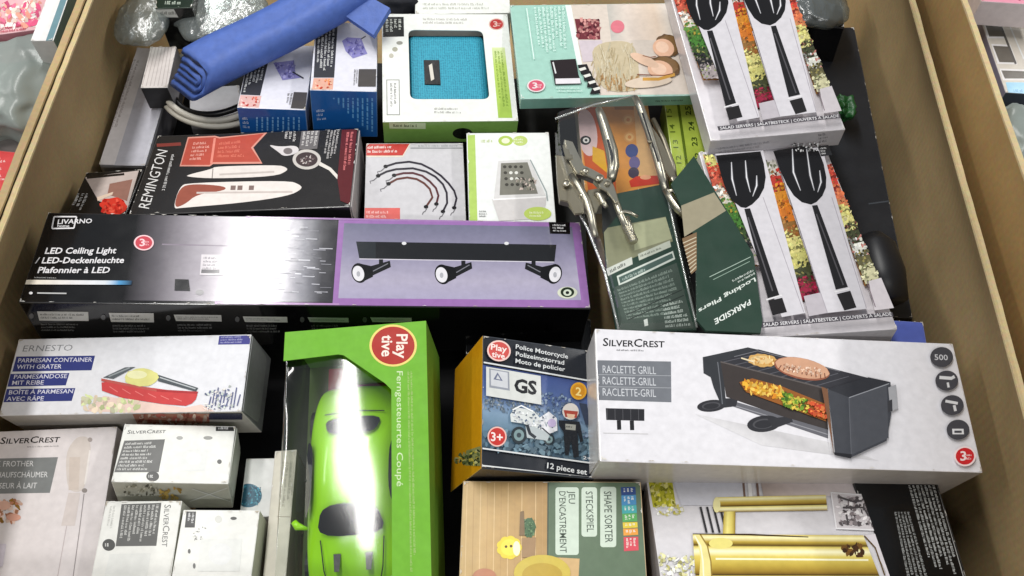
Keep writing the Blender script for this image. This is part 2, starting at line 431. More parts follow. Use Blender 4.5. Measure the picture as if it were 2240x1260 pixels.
        for i in range(int((self.w+self.h)*60)):
            if r.random() < self.w/(self.w+self.h): chip(r.uniform(-hw*.9, hw*.85), (hh-.0008)*(sy := r.choice((-1, 1))), 0, r.uniform(.001, .006), r.uniform(.0003, .0009), 1, -sy)
            else: chip((hw-.0008)*(sx := r.choice((-1, 1))), r.uniform(-hh*.9, hh*.85), 1, r.uniform(.001, .006), r.uniform(.0003, .0009), -sx, 1)
            z += .000004
        o = mesh_obj('edge_wear', V, F, 'matte_print', self.root, cols=C); o['kind'] = 'stuff'
        bm = bmesh.new(); bm.from_mesh(o.data)
        for f in bm.faces:
            f.normal_update()
            if f.normal.z < 0: f.normal_flip()
        bm.to_mesh(o.data); bm.free()
    def flap(self, face, depth, inset=.004, col=(200, 196, 192)):
        """tuck flap folded down from the upper edge: a sheet of card standing slightly proud"""
        ax, sg = FACES[face]; L = self.dim[1-ax]; z0 = self.t-depth
        prof = [(-L+inset*.3, self.t-.0012), (-L+inset, z0+.004), (-L+inset+.005, z0), (L-inset-.005, z0), (L-inset, z0+.004), (L-inset*.3, self.t-.0012)]
        V = []
        for off in (.0001, .0007):
            for u, z in prof:
                p = [0, 0, z]; p[ax] = sg*(self.dim[ax]+off*(1 if z > z0+.01 else 1.8)); p[1-ax] = u; V.append(tuple(p))
        n = len(prof); F = [tuple(range(n, 2*n))]+[(i, (i+1) % n, n+(i+1) % n, n+i) for i in range(n)]
        o = mesh_obj('tuck_flap', V, F, self.finish, self.root, cols=[lin(col)]*len(F))
        bm = bmesh.new(); bm.from_mesh(o.data); bmesh.ops.recalc_face_normals(bm, faces=bm.faces[:]); bm.to_mesh(o.data); bm.free()
    def done(self):
        """one mesh for each printed piece: patches of one name that lie apart become parts of their own"""
        if not self.like and self.dim[0] < .5 and self.finish != 'matte_print': self._wear()
        for k, (V, F, C) in self.parts.items():
            if k in ('small_print', 'back_text'):
                o = mesh_obj(k, V, F, self.finish, self.root, cols=C); o['kind'] = 'stuff'; continue
            gap = .004 if 'picture' in k else (.0032 if k == 'lettering' else .0012)
            bb = []
            for f in F:
                p = [V[i] for i in f]; bb.append([min(q[a] for q in p)-gap/2 for a in range(3)]+[max(q[a] for q in p)+gap/2 for a in range(3)])
            own = list(range(len(F)))
            def find(i):
                while own[i] != i: own[i] = own[own[i]]; i = own[i]
                return i
            for i in range(len(F)):
                a = bb[i]
                for j in range(i):
                    c = bb[j]
                    if a[0] <= c[3] and c[0] <= a[3] and a[1] <= c[4] and c[1] <= a[4] and a[2] <= c[5] and c[2] <= a[5]:
                        ri, rj = find(i), find(j)
                        if ri != rj: own[ri] = rj
            groups = {}
            for i in range(len(F)): groups.setdefault(find(i), []).append(i)
            for g in groups.values():
                used = sorted({v for i in g for v in F[i]}); ix = {v: n for n, v in enumerate(used)}
                mesh_obj(k, [V[v] for v in used], [tuple(ix[v] for v in F[i]) for i in g], self.finish, self.root, cols=[C[i] for i in g])
        return self

def tube(pts, radii, n=10, cap=True):
    """swept tube through points; returns verts, faces"""
    V, F = [], []; N = len(pts); pts = [Vector(p) for p in pts]; up = Vector((0, 0, 1))
    for i, p in enumerate(pts):
        d = (pts[min(N-1, i+1)]-pts[max(0, i-1)]).normalized()
        a = d.cross(up); a = a.normalized() if a.length > 1e-4 else Vector((1, 0, 0)); b = a.cross(d)
        r = radii[i] if isinstance(radii, (list, tuple)) else radii
        for k in range(n):
            t = 2*math.pi*k/n; V.append(p+a*(r*math.cos(t))+b*(r*math.sin(t)))
    for i in range(N-1):
        for k in range(n): F.append((i*n+k, i*n+(k+1) % n, (i+1)*n+(k+1) % n, (i+1)*n+k))
    if cap: F += [tuple(range(n-1, -1, -1)), tuple((N-1)*n+k for k in range(n))]
    return V, F

def plate(bmpts, z0, z1, bevel=.0006):
    bm = bmesh.new(); vs = [bm.verts.new((p[0], p[1], z0)) for p in bmpts]; f = bm.faces.new(vs)
    f.normal_update()
    if f.normal.z < 0: f.normal_flip()
    e = bmesh.ops.extrude_face_region(bm, geom=[f]); 
    for v in e['geom']:
        if isinstance(v, bmesh.types.BMVert): v.co.z = z1
    bmesh.ops.recalc_face_normals(bm, faces=bm.faces[:])
    if bevel: bmesh.ops.bevel(bm, geom=[e for e in bm.edges if abs(e.verts[0].co.z-e.verts[1].co.z) < 1e-6], offset=bevel, segments=2, affect='EDGES')
    return bm

def crumple(name, center, sx, sy, sz, mat, label, cat, seed=0, amp=.3, freq=30, rz=0, sub=5):
    """a crumpled bag: closed lumpy pillow with sharp creases"""
    bm = bmesh.new(); bmesh.ops.create_icosphere(bm, subdivisions=sub, radius=1)
    off = Vector((seed*3.1, seed*1.7, seed*.9))
    for v in bm.verts:
        p = v.co.copy(); q = Vector((abs(p.x)**.7*math.copysign(1, p.x)*sx, abs(p.y)**.7*math.copysign(1, p.y)*sy, p.z*sz))
        k = 1-abs(noise.noise(q*freq+off))*amp*2 + noise.noise(q*freq*2.3+off)*amp*.8
        v.co = q*k
    M = Matrix.Translation(center) @ Matrix.Rotation(math.radians(rz), 4, 'Z')
    o = bm_obj(name, bm, mat, None, True); o.matrix_world = M
    return tag(o, label, cat)

#SECTIONS
# ------------------------------------------------------------------ the bins
def panel(name, fx, zlist, y0, y1, thick, side, mat, parent, edge_mat='kraft_edge', ny=30):
    """upright corrugated panel; fx(y, z) is its face towards the goods, side +1/-1 the way its back points"""
    V, F = [], []
    nz = len(zlist)
    ys = [y0+(y1-y0)*i/ny for i in range(ny+1)]
    for y in ys:
        for z in zlist: V.append((fx(y, z), y, z))
    o = len(V)
    for y in ys:
        for z in zlist: V.append((fx(y, z)+side*thick, y, z))
    for i in range(ny):
        for k in range(nz-1):
            a, b, c, d = i*nz+k, (i+1)*nz+k, (i+1)*nz+k+1, i*nz+k+1
            F.append((a, b, c, d) if side > 0 else (d, c, b, a)); F.append((o+d, o+c, o+b, o+a) if side > 0 else (o+a, o+b, o+c, o+d))
    p = mesh_obj(name, V, F, mat, parent, smooth=True)
    # the cut rim: a thin wavy fluted strip capping both liners
    V, F = [], []; z = zlist[-1]; n2 = ny*8
    for i in range(n2+1):
        y = y0+(y1-y0)*i/n2; h = .0006*noise.noise(Vector((y*60, side, z*40)))
        for (q, dz) in ((-.0003, -.0012), (-.0002, .0008+h), (thick*.5, .0004+h*.5), (thick+.0002, .0008+h), (thick+.0003, -.0012)):
            V.append((fx(y, z)+side*q, y, z+dz))
    for i in range(n2):
        for k in range(4):
            a, b, c, d = i*5+k, (i+1)*5+k, (i+1)*5+k+1, i*5+k+1
            F.append((a, b, c, d) if side < 0 else (d, c, b, a))
    mesh_obj('rim_edge', V, F, edge_mat, p, smooth=False)
    return p

ZL = [-.15, -.1, -.06, -.03, 0, .03, .05, .07, .085, .1]
def bulge(z, zr): 
    t = max(0, min(1, (zr-z)/.11)); return .031*(1-(1-t)**2)
def wob(y, z, s): return .0022*noise.noise(Vector((y*5, z*9, s*7.3)))
left_in = lambda y, z: -.4296+.0144*y-bulge(z, .1)*(1+max(0, .1-y)) + wob(y, z, 1)*(.3+(.1-z)*8)
right_in = lambda y, z: .3815+.045*y-.05*max(0, -y-.05)**2+bulge(z, .115)*(1+max(0, .1-y)*.6) + wob(y, z, 2)*(.3+(.115-z)*8)
bin_ = tag(empty('cardboard_bin', Matrix.Translation((0, .1, -.15))), 'brown cardboard bin in the middle, filled with boxed household goods', 'bin')
bin_.matrix_world = Matrix.Identity(4)
panel('side_panel', left_in, ZL, -.36, .66, .005, -1, 'kraft', bin_)
panel('side_panel', right_in, ZL[:-1]+[.1, .115], -.36, .66, .005, 1, 'kraft', bin_)
for y, s in ((.66, 1), (-.36, -1)):
    mesh_obj('end_panel', [(-.49, y, -.15), (.47, y, -.15), (.44, y, .1), (-.44, y, .1), (-.49, y+s*.005, -.15), (.47, y+s*.005, -.15), (.44, y+s*.005, .1), (-.44, y+s*.005, .1)],
             [(0, 1, 2, 3), (7, 6, 5, 4), (3, 2, 6, 7), (0, 4, 5, 1), (0, 3, 7, 4), (1, 5, 6, 2)], 'kraft', bin_)
mesh_obj('floor_panel', [(-.50, -.36, -.15), (.48, -.36, -.15), (.48, .66, -.15), (-.50, .66, -.15)], [(0, 1, 2, 3)], 'kraft', bin_)

nl = tag(empty('cardboard_bin', Matrix.Identity(4)), 'neighbouring cardboard bin at the far left edge, rim touching the middle bin', 'bin')
panel('side_panel', lambda y, z: min(-.4408+.0144*y+wob(y, z, 3)*.4, left_in(y, min(z, .1))-.0122), [-.15, -.05, 0, .05, .08, .104], -.36, .66, .0068, 1, 'kraft', nl, 'kraft')
mesh_obj('floor_panel', [(-.95, -.36, -.1495), (-.445, -.36, -.1495), (-.445, .66, -.1495), (-.95, .66, -.1495)], [(0, 1, 2, 3)], 'kraft', nl)
nr = tag(empty('cardboard_bin', Matrix.Identity(4)), 'neighbouring cardboard bin on the right, its taller wall behind the middle rim', 'bin')
panel('side_panel', lambda y, z: max(.3985+.024*y-.05*max(0, -y-.05)**2+(z+.15)*.028+.0045+wob(y, z, 4)*.4, right_in(y, min(z, .115))+.012), [-.15, 0, .05, .09, .12, .14, .16], -.36, .66, .0045, -1, 'kraft_warm', nr)
mesh_obj('floor_panel', [(.42, -.36, -.1495), (.95, -.36, -.1495), (.95, .66, -.1495), (.42, .66, -.1495)], [(0, 1, 2, 3)], 'kraft', nr)

# ------------------------------------------------------------------ long spotlight carton
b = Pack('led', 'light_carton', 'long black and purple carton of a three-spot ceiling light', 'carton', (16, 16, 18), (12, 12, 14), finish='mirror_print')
b.grad([(300, 470), (740, 478), (733, 661), (268, 657)], [(0, (16, 16, 18)), (.14, (96, 92, 98)), (.3, (160, 154, 162)), (.55, (196, 188, 198)), (.72, (182, 178, 188)), (.84, (120, 120, 130)), (.93, (52, 52, 58)), (1, (34, 34, 40))], 'room_picture')  # room photo print, with the lamp glare painted into its pale middle
b.poly([(355, 533), (640, 540), (640, 543), (354, 536)], (140, 130, 142), 'room_picture')
rr = random.Random(5)
for i in range(60):
    x, y = rr.uniform(590, 705), rr.uniform(495, 642); g = rr.choice((205, 150, 120, 185)); b.line([(x, y), (x+rr.uniform(8, 30), y+rr.uniform(.3, .9))], rr.uniform(1, 2.4), (g, g, g+8), 'room_picture')
b.poly([(441, 557), (491, 558), (489, 603), (437, 602)], (214, 208, 212), 'room_picture'); b.small([(446, 561), (487, 562), (485, 592), (443, 591)], 4, (120, 116, 122), 4); b.poly([(441, 590), (481, 591), (480, 599), (440, 598)], (96, 94, 98), 'room_picture')
b.poly([(383, 611), (413, 612), (416, 637), (382, 636)], (36, 36, 38), 'room_picture'); b.ell(519, 625, 13, 10, (150, 146, 150), 'room_picture'); b.ell(519, 622, 7, 5, (222, 218, 220), 'room_picture'); b.ell(437, 640, 9, 6, (150, 148, 150), 'room_picture')
PUR = (150, 108, 168)
b.poly([(538, 468), (1270, 482), (1270, 493), (538, 477)], (158, 122, 172), 'purple_border')
b.poly([(741, 482), (1275, 490), (1299, 682), (727, 672)], PUR, 'purple_border')
b.poly([(470, 660), (742, 664), (742, 676), (470, 668)], (170, 130, 180), 'purple_border')
b.grad([(753, 489), (1251, 497), (1271, 657), (740, 653)], [(0, (112, 112, 134)), (.4, (140, 136, 160)), (.75, (170, 164, 184)), (1, (164, 158, 184))], 'product_panel', vert=True)
b.poly([(779, 529), (1217, 536), (1213, 573), (786, 566)], (30, 31, 34), 'lamp_picture'); b.poly([(779, 529), (822, 530), (822, 566), (786, 566)], (42, 46, 50), 'lamp_picture')
b.line([(786, 567), (1212, 574)], 1.6, (214, 210, 218), 'lamp_picture')
for x in (884, 1108): b.ell(x, 533, 5, 3.5, (220, 220, 222), 'lamp_picture')
for (hx, hy, tx, ty) in ((790, 598, 853, 576), (972, 601, 1031, 579), (1208, 600, 1150, 580)):
    sgn = 1 if tx > hx else -1
    b.poly([(tx, ty-5), (tx+sgn*2, ty+9), (hx+sgn*22, hy+7), (hx+sgn*20, hy-15)], (24, 24, 26), 'lamp_picture')
    b.line([(tx-sgn*4, ty+1), (hx+sgn*26, hy-4)], 2, (120, 120, 128), 'lamp_picture')
    b.poly([(hx+sgn*24, hy-15), (hx+sgn*26, hy+8), (hx+sgn*2, hy+20), (hx-sgn*8, hy-22)], (15, 15, 17), 'lamp_picture')
    b.ell(hx-sgn*4, hy, 17, 22, (12, 12, 14), 'lamp_picture', rot=-sgn*14); b.ell(hx-sgn*6, hy+1, 12.5, 17, (222, 220, 224), 'lamp_picture', rot=-sgn*14); b.ell(hx-sgn*6, hy+2, 4, 6, (170, 170, 176), 'lamp_picture')
    b.line([((hx+tx)/2+sgn*12, hy-30), ((hx+tx)/2+sgn*12, hy-16)], 9, (26, 26, 28), 'lamp_picture')
b.poly([(1200, 486), (1246, 487), (1247, 513), (1203, 512)], (16, 16, 18), 'corner_tab'); b.small([(1208, 490), (1243, 491), (1244, 509), (1210, 508)], 3, (222, 222, 222), 5)
b.ell(1241, 641, 22, 13, (206, 210, 190), 'eye_logo'); b.ell(1241, 640, 15, 11, (30, 44, 26), 'eye_logo'); b.ell(1241, 641, 9, 7, (206, 214, 196), 'eye_logo'); b.ell(1241, 641, 4, 3.5, (20, 26, 20), 'eye_logo')
WH = (232, 230, 232)
for p in ([(119, 475), (168, 475)], [(168, 475), (162, 500)], [(162, 500), (114, 501)], [(114, 501), (119, 475)]): b.line(p, 3, WH, 'brand_logo')
b.text('LIVARNO', (126, 491), (201, 489), (128, 481), WH, .015, part='brand_logo'); b.text('home', (126, 498), (152, 498), (126.5, 492), WH, .01, part='brand_logo')
b.text('LED Ceiling Light', (98, 556), (254, 555), (101, 543), WH, .02, shear=.1); b.text('/ LED-Deckenleuchte', (77, 577), (271, 576), (80, 564), WH, .02, shear=.1); b.text('Plafonnier à LED', (82, 598), (240, 598), (85, 585), WH, .02, shear=.1)
b.grad([(54, 613), (290, 615), (288, 624), (50, 623)], [(0, (235, 225, 205)), (.5, WH), (.75, (225, 230, 236)), (.88, (80, 150, 200)), (1, (30, 50, 70))], 'printed_tube')
b.small([(76, 606), (128, 607), (127, 611), (75, 610)], 1, (180, 180, 180), 6); b.ell(68, 642, 4, 3, WH); b.line([(82, 642), (146, 643)], 3, (190, 190, 190))
b.badge(315, 532, 22, 17, (196, 72, 84), (238, 200, 204))
for i, (x0, y0, x1, y1) in enumerate(((81, 681, 193, 701), (238, 684, 336, 704), (380, 688, 484, 702), (531, 692, 628, 704), (673, 694, 762, 704), (810, 694, 900, 704))):
    b.poly([(x0, y0), (x1, y0+1), (x1+1, y1+1), (x0+5, y1)], (196, 196, 192), 'spec_label', 'front'); b.small([(x0+6, y0+3), (x1-4, y0+4), (x1-4, y1-2), (x0+8, y1-3)], 2, (90, 90, 90), i, 'front')
    b.small([(x0+8, y1+5), (x1-4, y1+5), (x1-6, y1+24), (x0+10, y1+24)], 3, (110, 110, 110), i+9, 'front', part='small_print')
    b.ell(x0-12, (y0+y1)/2, 5, 6, (90, 90, 92), 'spec_label', 'front')
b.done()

# ------------------------------------------------------------------ parmesan container
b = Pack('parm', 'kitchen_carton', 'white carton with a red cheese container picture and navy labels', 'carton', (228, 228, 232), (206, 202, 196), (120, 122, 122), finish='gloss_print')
NAVY = (56, 64, 126)
b.text('ERNESTO', (49, 769), (157, 767), (53, 756), (140, 142, 146), -.004)
for q in ([(36, 780), (208, 778), (200, 810), (27, 813)], [(22, 818), (152, 816), (144, 843), (14, 846)], [(13, 851), (165, 849), (157, 877), (3, 880)]): b.poly(q, NAVY, 'name_label')
for s, a, c in (('PARMESAN CONTAINER', (39, 793), (201, 791)), ('WITH GRATER', (36, 807), (134, 806)), ('PARMESANDOSE', (30, 829), (146, 827)), ('MIT REIBE', (26, 842), (95, 841)), ('BOÎTE À PARMESAN', (19, 863), (159, 860)), ('AVEC RÂPE', (14, 877), (95, 876))):
    b.text(s, a, c, (a[0]+2, a[1]-9), (222, 222, 236), .006)
b.poly([(480, 733), (548, 731), (547, 753), (477, 754)], (72, 72, 140), 'corner_tab'); b.small([(484, 735), (545, 733), (544, 751), (481, 752)], 3, (170, 170, 205), 3)
b.poly([(226, 866), (404, 892), (440, 885), (470, 900), (300, 903), (190, 900)], (236, 208, 196), 'container_picture'); b.mosaic([(180, 868), (300, 868), (300, 900), (180, 900)], [(214, 224, 166), (232, 214, 190), (226, 226, 190)], 26, 13, 5, 'container_picture')
b.poly([(222, 828), (343, 852), (434, 857), (427, 880), (400, 891), (224, 864)], (204, 74, 74), 'container_picture', soft=1); b.poly([(222, 828), (343, 852), (343, 857), (222, 834)], (188, 92, 84), 'container_picture'); b.poly([(343, 852), (434, 857), (432, 862), (343, 857)], (176, 60, 62), 'container_picture')
for i in range(6): b.line([(240+i*28, 846+i*5), (258+i*28, 858+i*4)], 2, (226, 120, 116), 'container_picture')
b.poly([(226, 826), (274, 804), (297, 803), (249, 829)], (92, 98, 102), 'container_picture'); b.line([(238, 824), (284, 805)], 3, (150, 156, 158), 'container_picture')
b.poly([(346, 820), (434, 849), (429, 857), (346, 834)], (84, 90, 94), 'container_picture'); b.line([(350, 826), (428, 851)], 2.5, (190, 194, 196), 'container_picture')
b.ell(310, 826, 38, 19, (222, 218, 140), 'container_picture', wob=.08); b.ell(300, 820, 22, 9, (236, 234, 184), 'container_picture')
for i in range(9): b.line([(455+i*8, 896-(i % 3)*4), (462+i*8, 868-(i*7 % 5)*5)], 2.4, (96, 100, 140), 'recipe_picture')
b.mosaic([(446, 860), (505, 845), (510, 897), (446, 897)], [(206, 214, 206), (110, 118, 150), (236, 232, 226)], 30, 5, 8, 'recipe_picture')
b.poly([(290, 906), (460, 905), (458, 926), (300, 927)], (186, 130, 112), 'side_picture', 'front'); b.mosaic([(300, 907), (455, 907), (455, 926), (305, 926)], [(190, 110, 100), (214, 190, 176), (160, 90, 80)], 30, 10, 4, 'side_picture', 'front')
b.flap('right', .045, col=(132, 134, 132))
b.poly([(458, 904), (531, 904), (530, 917), (456, 917)], (60, 62, 84), 'side_label', 'front')
b.done()

# ------------------------------------------------------------------ hair clipper carton
b = Pack('rem', 'clipper_carton', 'charcoal carton with red ribbon and white grooming tools printed', 'carton', (40, 38, 38), (26, 26, 27), (188, 182, 180), finish='gloss_print')
b.text('REMINGTON', (326, 457), (367, 330), (303, 453), (228, 226, 224), -.004); b.small([(374, 338), (384, 338), (354, 447), (343, 447)], 1, (200, 198, 196), 3, vert=True)
b.line([(343, 318), (396, 315)], 7, (130, 60, 54))
rib = [(396, 361), (413, 303), (469, 300), (480, 303), (578, 292), (549, 323), (570, 354), (466, 355), (458, 361)]
b.poly([(393, 364), (411, 300), (470, 297), (481, 300), (585, 288), (554, 323), (574, 358), (466, 359), (459, 364)], (216, 150, 134), 'ribbon_picture'); b.poly(rib, (184, 80, 64), 'ribbon_picture')
b.line([(470, 302), (462, 358)], 5, (226, 140, 124), 'ribbon_picture'); b.small([(424, 310), (462, 308), (456, 350), (414, 352)], 4, (232, 170, 156), 7); b.small([(480, 310), (545, 303), (540, 345), (474, 346)], 3, (214, 116, 96), 8)
b.poly([(409, 383), (463, 370), (472, 364), (608, 361), (626, 366), (630, 373), (602, 386), (469, 391), (410, 387)], (226, 218, 212), 'trimmer_picture', soft=2); b.line([(466, 369), (464, 390)], 2, (130, 120, 116), 'trimmer_picture'); b.line([(480, 382), (600, 376)], 4, (196, 186, 180), 'trimmer_picture')
b.poly([(378, 457), (393, 408), (413, 400), (631, 395), (656, 404), (662, 413), (631, 429), (528, 444), (396, 455)], (230, 222, 216), 'clipper_picture', soft=2)
b.poly([(379, 456), (393, 409), (425, 402), (493, 407), (494, 417), (431, 425), (404, 448)], (150, 82, 66), 'clipper_picture', soft=2); b.line([(430, 422), (640, 420)], 4, (200, 188, 182), 'clipper_picture')
for x in (505, 520, 545): b.poly([(x, 406), (x+11, 406), (x+10, 416), (x-1, 416)], (130, 110, 104), 'clipper_picture')
b.line([(699, 358), (722, 370), (745, 395), (769, 440)], [8, 7, 7, 5], (224, 218, 210), 'hose_picture')
b.ell(671, 349, 31, 22, (200, 194, 188), 'head_picture'); b.ell(671, 349, 24, 16, (70, 58, 58), 'head_picture'); b.mosaic([(655, 340), (688, 340), (688, 358), (655, 358)], [(200, 190, 186), (110, 90, 90)], 16, 4, 6, 'head_picture')
b.poly([(585, 316), (612, 322), (650, 318), (656, 334), (622, 344), (608, 332)], (214, 208, 208), 'head_picture', soft=2); b.ell(630, 331, 10, 7, (120, 112, 112), 'head_picture')
b.small([(622, 290), (650, 288), (647, 318), (620, 320)], 2, (212, 208, 206), 5, vert=True); b.poly([(660, 287), (700, 285), (694, 326), (654, 328)], (110, 106, 106)); b.small([(662, 289), (698, 287), (693, 322), (657, 325)], 3, (214, 210, 206), 6, vert=True); b.small([(716, 286), (744, 285), (733, 354), (704, 356)], 4, (200, 196, 194), 7, vert=True)
b.poly([(748, 284), (781, 283), (769, 448), (745, 440), (738, 392)], (92, 34, 38), 'red_band'); b.small([(757, 290), (775, 289), (766, 380), (748, 380)], 1, (216, 120, 120), 9, vert=True)
b.flap('right', .036, col=(196, 190, 188)); b.line([(405, 464), (500, 466)], 3, (200, 200, 200), face='front'); b.done()

# ------------------------------------------------------------------ small black carton, cords, grater box
b = Pack('blackred', 'cosmetic_carton', 'small black carton with a red flower picture against the left wall', 'carton', (26, 25, 26), (18, 18, 19), finish='gloss_print')
b.poly([(186, 388), (304, 373), (280, 455), (216, 440)], (196, 182, 176), 'flower_picture'); b.line([(190, 389), (272, 381)], 5, (34, 30, 30), 'flower_picture'); b.poly([(240, 402), (290, 392), (278, 440), (235, 425)], (150, 110, 98), 'flower_picture')
b.ell(248, 451, 28, 19, (212, 58, 44), 'flower_picture', wob=.15); b.mosaic([(228, 438), (270, 438), (266, 464), (224, 464)], [(230, 90, 70), (180, 36, 30)], 16, 8, 4, 'flower_picture'); b.poly([(212, 432), (248, 420), (246, 426), (214, 440)], (224, 200, 180), 'flower_picture')
b.small([(168, 424), (196, 424), (178, 466), (148, 466)], 2, (220, 220, 220), 5, vert=True); b.done()

b = Pack('cords', 'cord_carton', 'grey carton printed with four curved elastic cords and red tabs', 'carton', (202, 200, 203), (170, 168, 170), finish='gloss_print')
b.poly([(799, 313), (896, 311), (882, 340), (799, 341)], (192, 62, 54), 'red_tab'); b.line([(800, 342), (881, 342), (897, 312)], 3, (224, 214, 196), 'red_tab'); b.small([(804, 318), (878, 316), (872, 335), (804, 336)], 1, (236, 226, 220), 3)
b.line([(898, 324), (1012, 324)], 2, (130, 132, 136)); b.small([(915, 316), (1005, 315), (1005, 322), (915, 323)], 1, (160, 162, 166), 2)
DK = (44, 40, 50)
for pts, c in (([(310, 410), (420, 375), (560, 360), (690, 385), (800, 440), (900, 510), (980, 590), (1040, 670), (1065, 750), (1040, 850)], DK), ([(230, 510), (320, 465), (420, 440), (600, 430), (740, 465), (840, 520), (920, 600), (960, 690), (965, 800), (920, 890)], DK),
             ([(400, 505), (500, 482), (600, 480), (700, 510), (780, 570), (845, 640), (872, 720), (850, 810)], (86, 44, 48)), ([(340, 595), (430, 545), (540, 528), (640, 545), (720, 590), (780, 650), (808, 740), (740, 840)], (96, 54, 46))):
    px = [(780+x/4.87, 280+y/4.87) for x, y in pts]
    b.line(px, 4.6, c, 'cord_picture')
    for (ex, ey), s in ((px[0], -1), (px[-1], 1)):
        b.ell(ex, ey, 5, 4, (20, 20, 22), 'cord_picture'); b.line([(ex+s*2, ey+3), (ex-6+s*4, ey+10), (ex-12+s*6, ey+12), (ex-12+s*4, ey+17)], 2.2, (110, 108, 112), 'cord_picture')
b.poly([(797, 455), (875, 455), (875, 482), (796, 482)], (214, 100, 94), 'red_tab'); b.small([(801, 460), (868, 460), (868, 478), (801, 478)], 2, (240, 190, 186), 4); b.done()

b = Pack('grater', 'grater_carton', 'white carton with lime stripe and a grater box picture', 'carton', (232, 234, 231), (220, 224, 214), finish='gloss_print')
b.poly([(1022, 296), (1039, 295), (1045, 500), (1027, 500)], (176, 204, 104), 'lime_stripe')
b.ell(1106, 308, 16, 11, (176, 200, 96), 'lime_logo'); b.ell(1106, 308, 9, 6, (226, 230, 200), 'lime_logo'); b.ell(1138, 308, 16, 11, (190, 208, 120), 'lime_logo'); b.small([(1124, 302), (1152, 302), (1152, 314), (1124, 314)], 2, (232, 236, 214), 3); b.small([(1052, 304), (1088, 303), (1088, 313), (1052, 314)], 1, (190, 204, 140), 4)
b.poly([(1090, 352), (1158, 349), (1194, 428), (1080, 436)], (214, 212, 210), 'grater_picture'); b.poly([(1096, 357), (1154, 355), (1177, 424), (1093, 427)], (126, 124, 114), 'grater_picture')
for i in range(4):
    for k in range(4): b.ell(1104+k*12+i*1.5, 365+i*13, 4, 3.4, (222, 222, 214) if (i*k) % 3 else (70, 68, 62), 'grater_picture', n=10)
b.mosaic([(1130, 390), (1170, 388), (1174, 415), (1128, 416)], [(60, 58, 52), (196, 180, 170), (150, 146, 130)], 22, 5, 5, 'grater_picture')
b.poly([(1076, 436), (1195, 430), (1190, 478), (1092, 484)], (206, 202, 200), 'grater_picture'); b.line([(1078, 437), (1194, 431)], 3, (244, 242, 240), 'grater_picture'); b.line([(1160, 350), (1195, 420), (1198, 440)], 2.5, (150, 160, 160), 'grater_picture')
b.ell(1176, 468, 30, 15, (184, 204, 100), 'lime_logo'); b.small([(1158, 462), (1194, 462), (1194, 476), (1158, 476)], 2, (230, 234, 200), 6); b.small([(1048, 460), (1070, 460), (1070, 476), (1048, 476)], 3, (140, 140, 140), 7); b.done()
# ------------------------------------------------------------------ raclette grill carton
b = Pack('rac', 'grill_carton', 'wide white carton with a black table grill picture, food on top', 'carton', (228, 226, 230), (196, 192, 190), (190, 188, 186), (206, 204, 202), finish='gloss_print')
Z = lambda x, y: (1280+x/2.333, 700+y/2.333)
ZP = lambda pts: [Z(*p) for p in pts]
b.text('SilverCrest', Z(90, 132), Z(405, 140), Z(92, 92), (30, 30, 32), .014, True); b.small(ZP([(160, 146), (350, 150), (350, 164), (160, 160)]), 1, (110, 110, 114), 3)
b.poly(ZP([(50, 205), (438, 212), (440, 420), (62, 408)]), (118, 121, 127), 'name_label')
for s, y in (('RACLETTE GRILL', 270), ('RACLETTE-GRILL', 328), ('RACLETTE-GRIL', 386)): b.text(s, Z(90, y), Z(362, y+7), Z(89, y-38), (208, 210, 214), -.002)
for y in (278, 340): b.line(ZP([(54, y), (440, y+7)]), 1.2, (170, 172, 176), 'name_label')
b.poly(ZP([(105, 450), (302, 455), (302, 515), (108, 510)]), (46, 46, 50), 'plate_icon'); b.line(ZP([(172, 512), (174, 560)]), 9, (40, 40, 42), 'plate_icon'); b.line(ZP([(238, 514), (240, 562)]), 9, (40, 40, 42), 'plate_icon')
b.poly(ZP([(92, 575), (320, 580), (322, 584), (92, 579)]), (200, 198, 198), 'plate_icon')
for i in range(5): b.line(ZP([(112+i*40, 455), (113+i*40, 511)]), 1, (96, 96, 100), 'plate_icon')
G = 'grill_picture'
b.grad(ZP([(560, 480), (1230, 620), (1500, 720), (900, 640)]), [(0, (222, 220, 222)), (.5, (200, 198, 200)), (1, (216, 214, 216))], G)
b.poly(ZP([(720, 430), (760, 415), (1240, 555), (1240, 605)]), (104, 104, 110), G); b.line(ZP([(740, 430), (1240, 585)]), 2, (150, 150, 156), G)
for cx, cy, rx, ry in ((645, 438, 74, 30), (912, 530, 86, 42)): b.ell(*Z(cx, cy), rx/2.333, ry/2.333, (52, 52, 56), G, rot=-6); b.ell(*Z(cx-2, cy), rx/3.6, ry/3.8, (78, 78, 82), G, rot=-6); b.ell(*Z(cx-2, cy+2), rx/4.4, ry/4.8, (50, 50, 54), G, rot=-6)
b.poly(ZP([(930, 505), (1050, 490), (1060, 520), (960, 555)]), (54, 54, 58), G); b.poly(ZP([(690, 400), (780, 400), (770, 440), (690, 450)]), (54, 54, 58), G)
b.poly(ZP([(600, 190), (830, 140), (882, 152), (700, 215), (720, 440), (690, 425), (655, 345), (640, 292), (604, 272)]), (56, 58, 62), G); b.line(ZP([(676, 215), (690, 330), (700, 430)]), 2, (110, 112, 118), G)
b.poly(ZP([(690, 212), (1225, 345), (1240, 560), (1000, 490), (720, 392)]), (64, 58, 56), G)
b.poly(ZP([(690, 212), (882, 150), (1545, 322), (1225, 352)]), (54, 54, 59), G)
for i in range(9): b.line(ZP([(905+i*55, 168+i*15), (700+i*60, 216+i*15)]), 1.5, (94, 94, 100), G)
b.line(ZP([(690, 214), (1225, 350)]), 3, (96, 90, 88), G); b.line(ZP([(760, 188), (880, 158), (1300, 262)]), 1.5, (120, 120, 126), G)
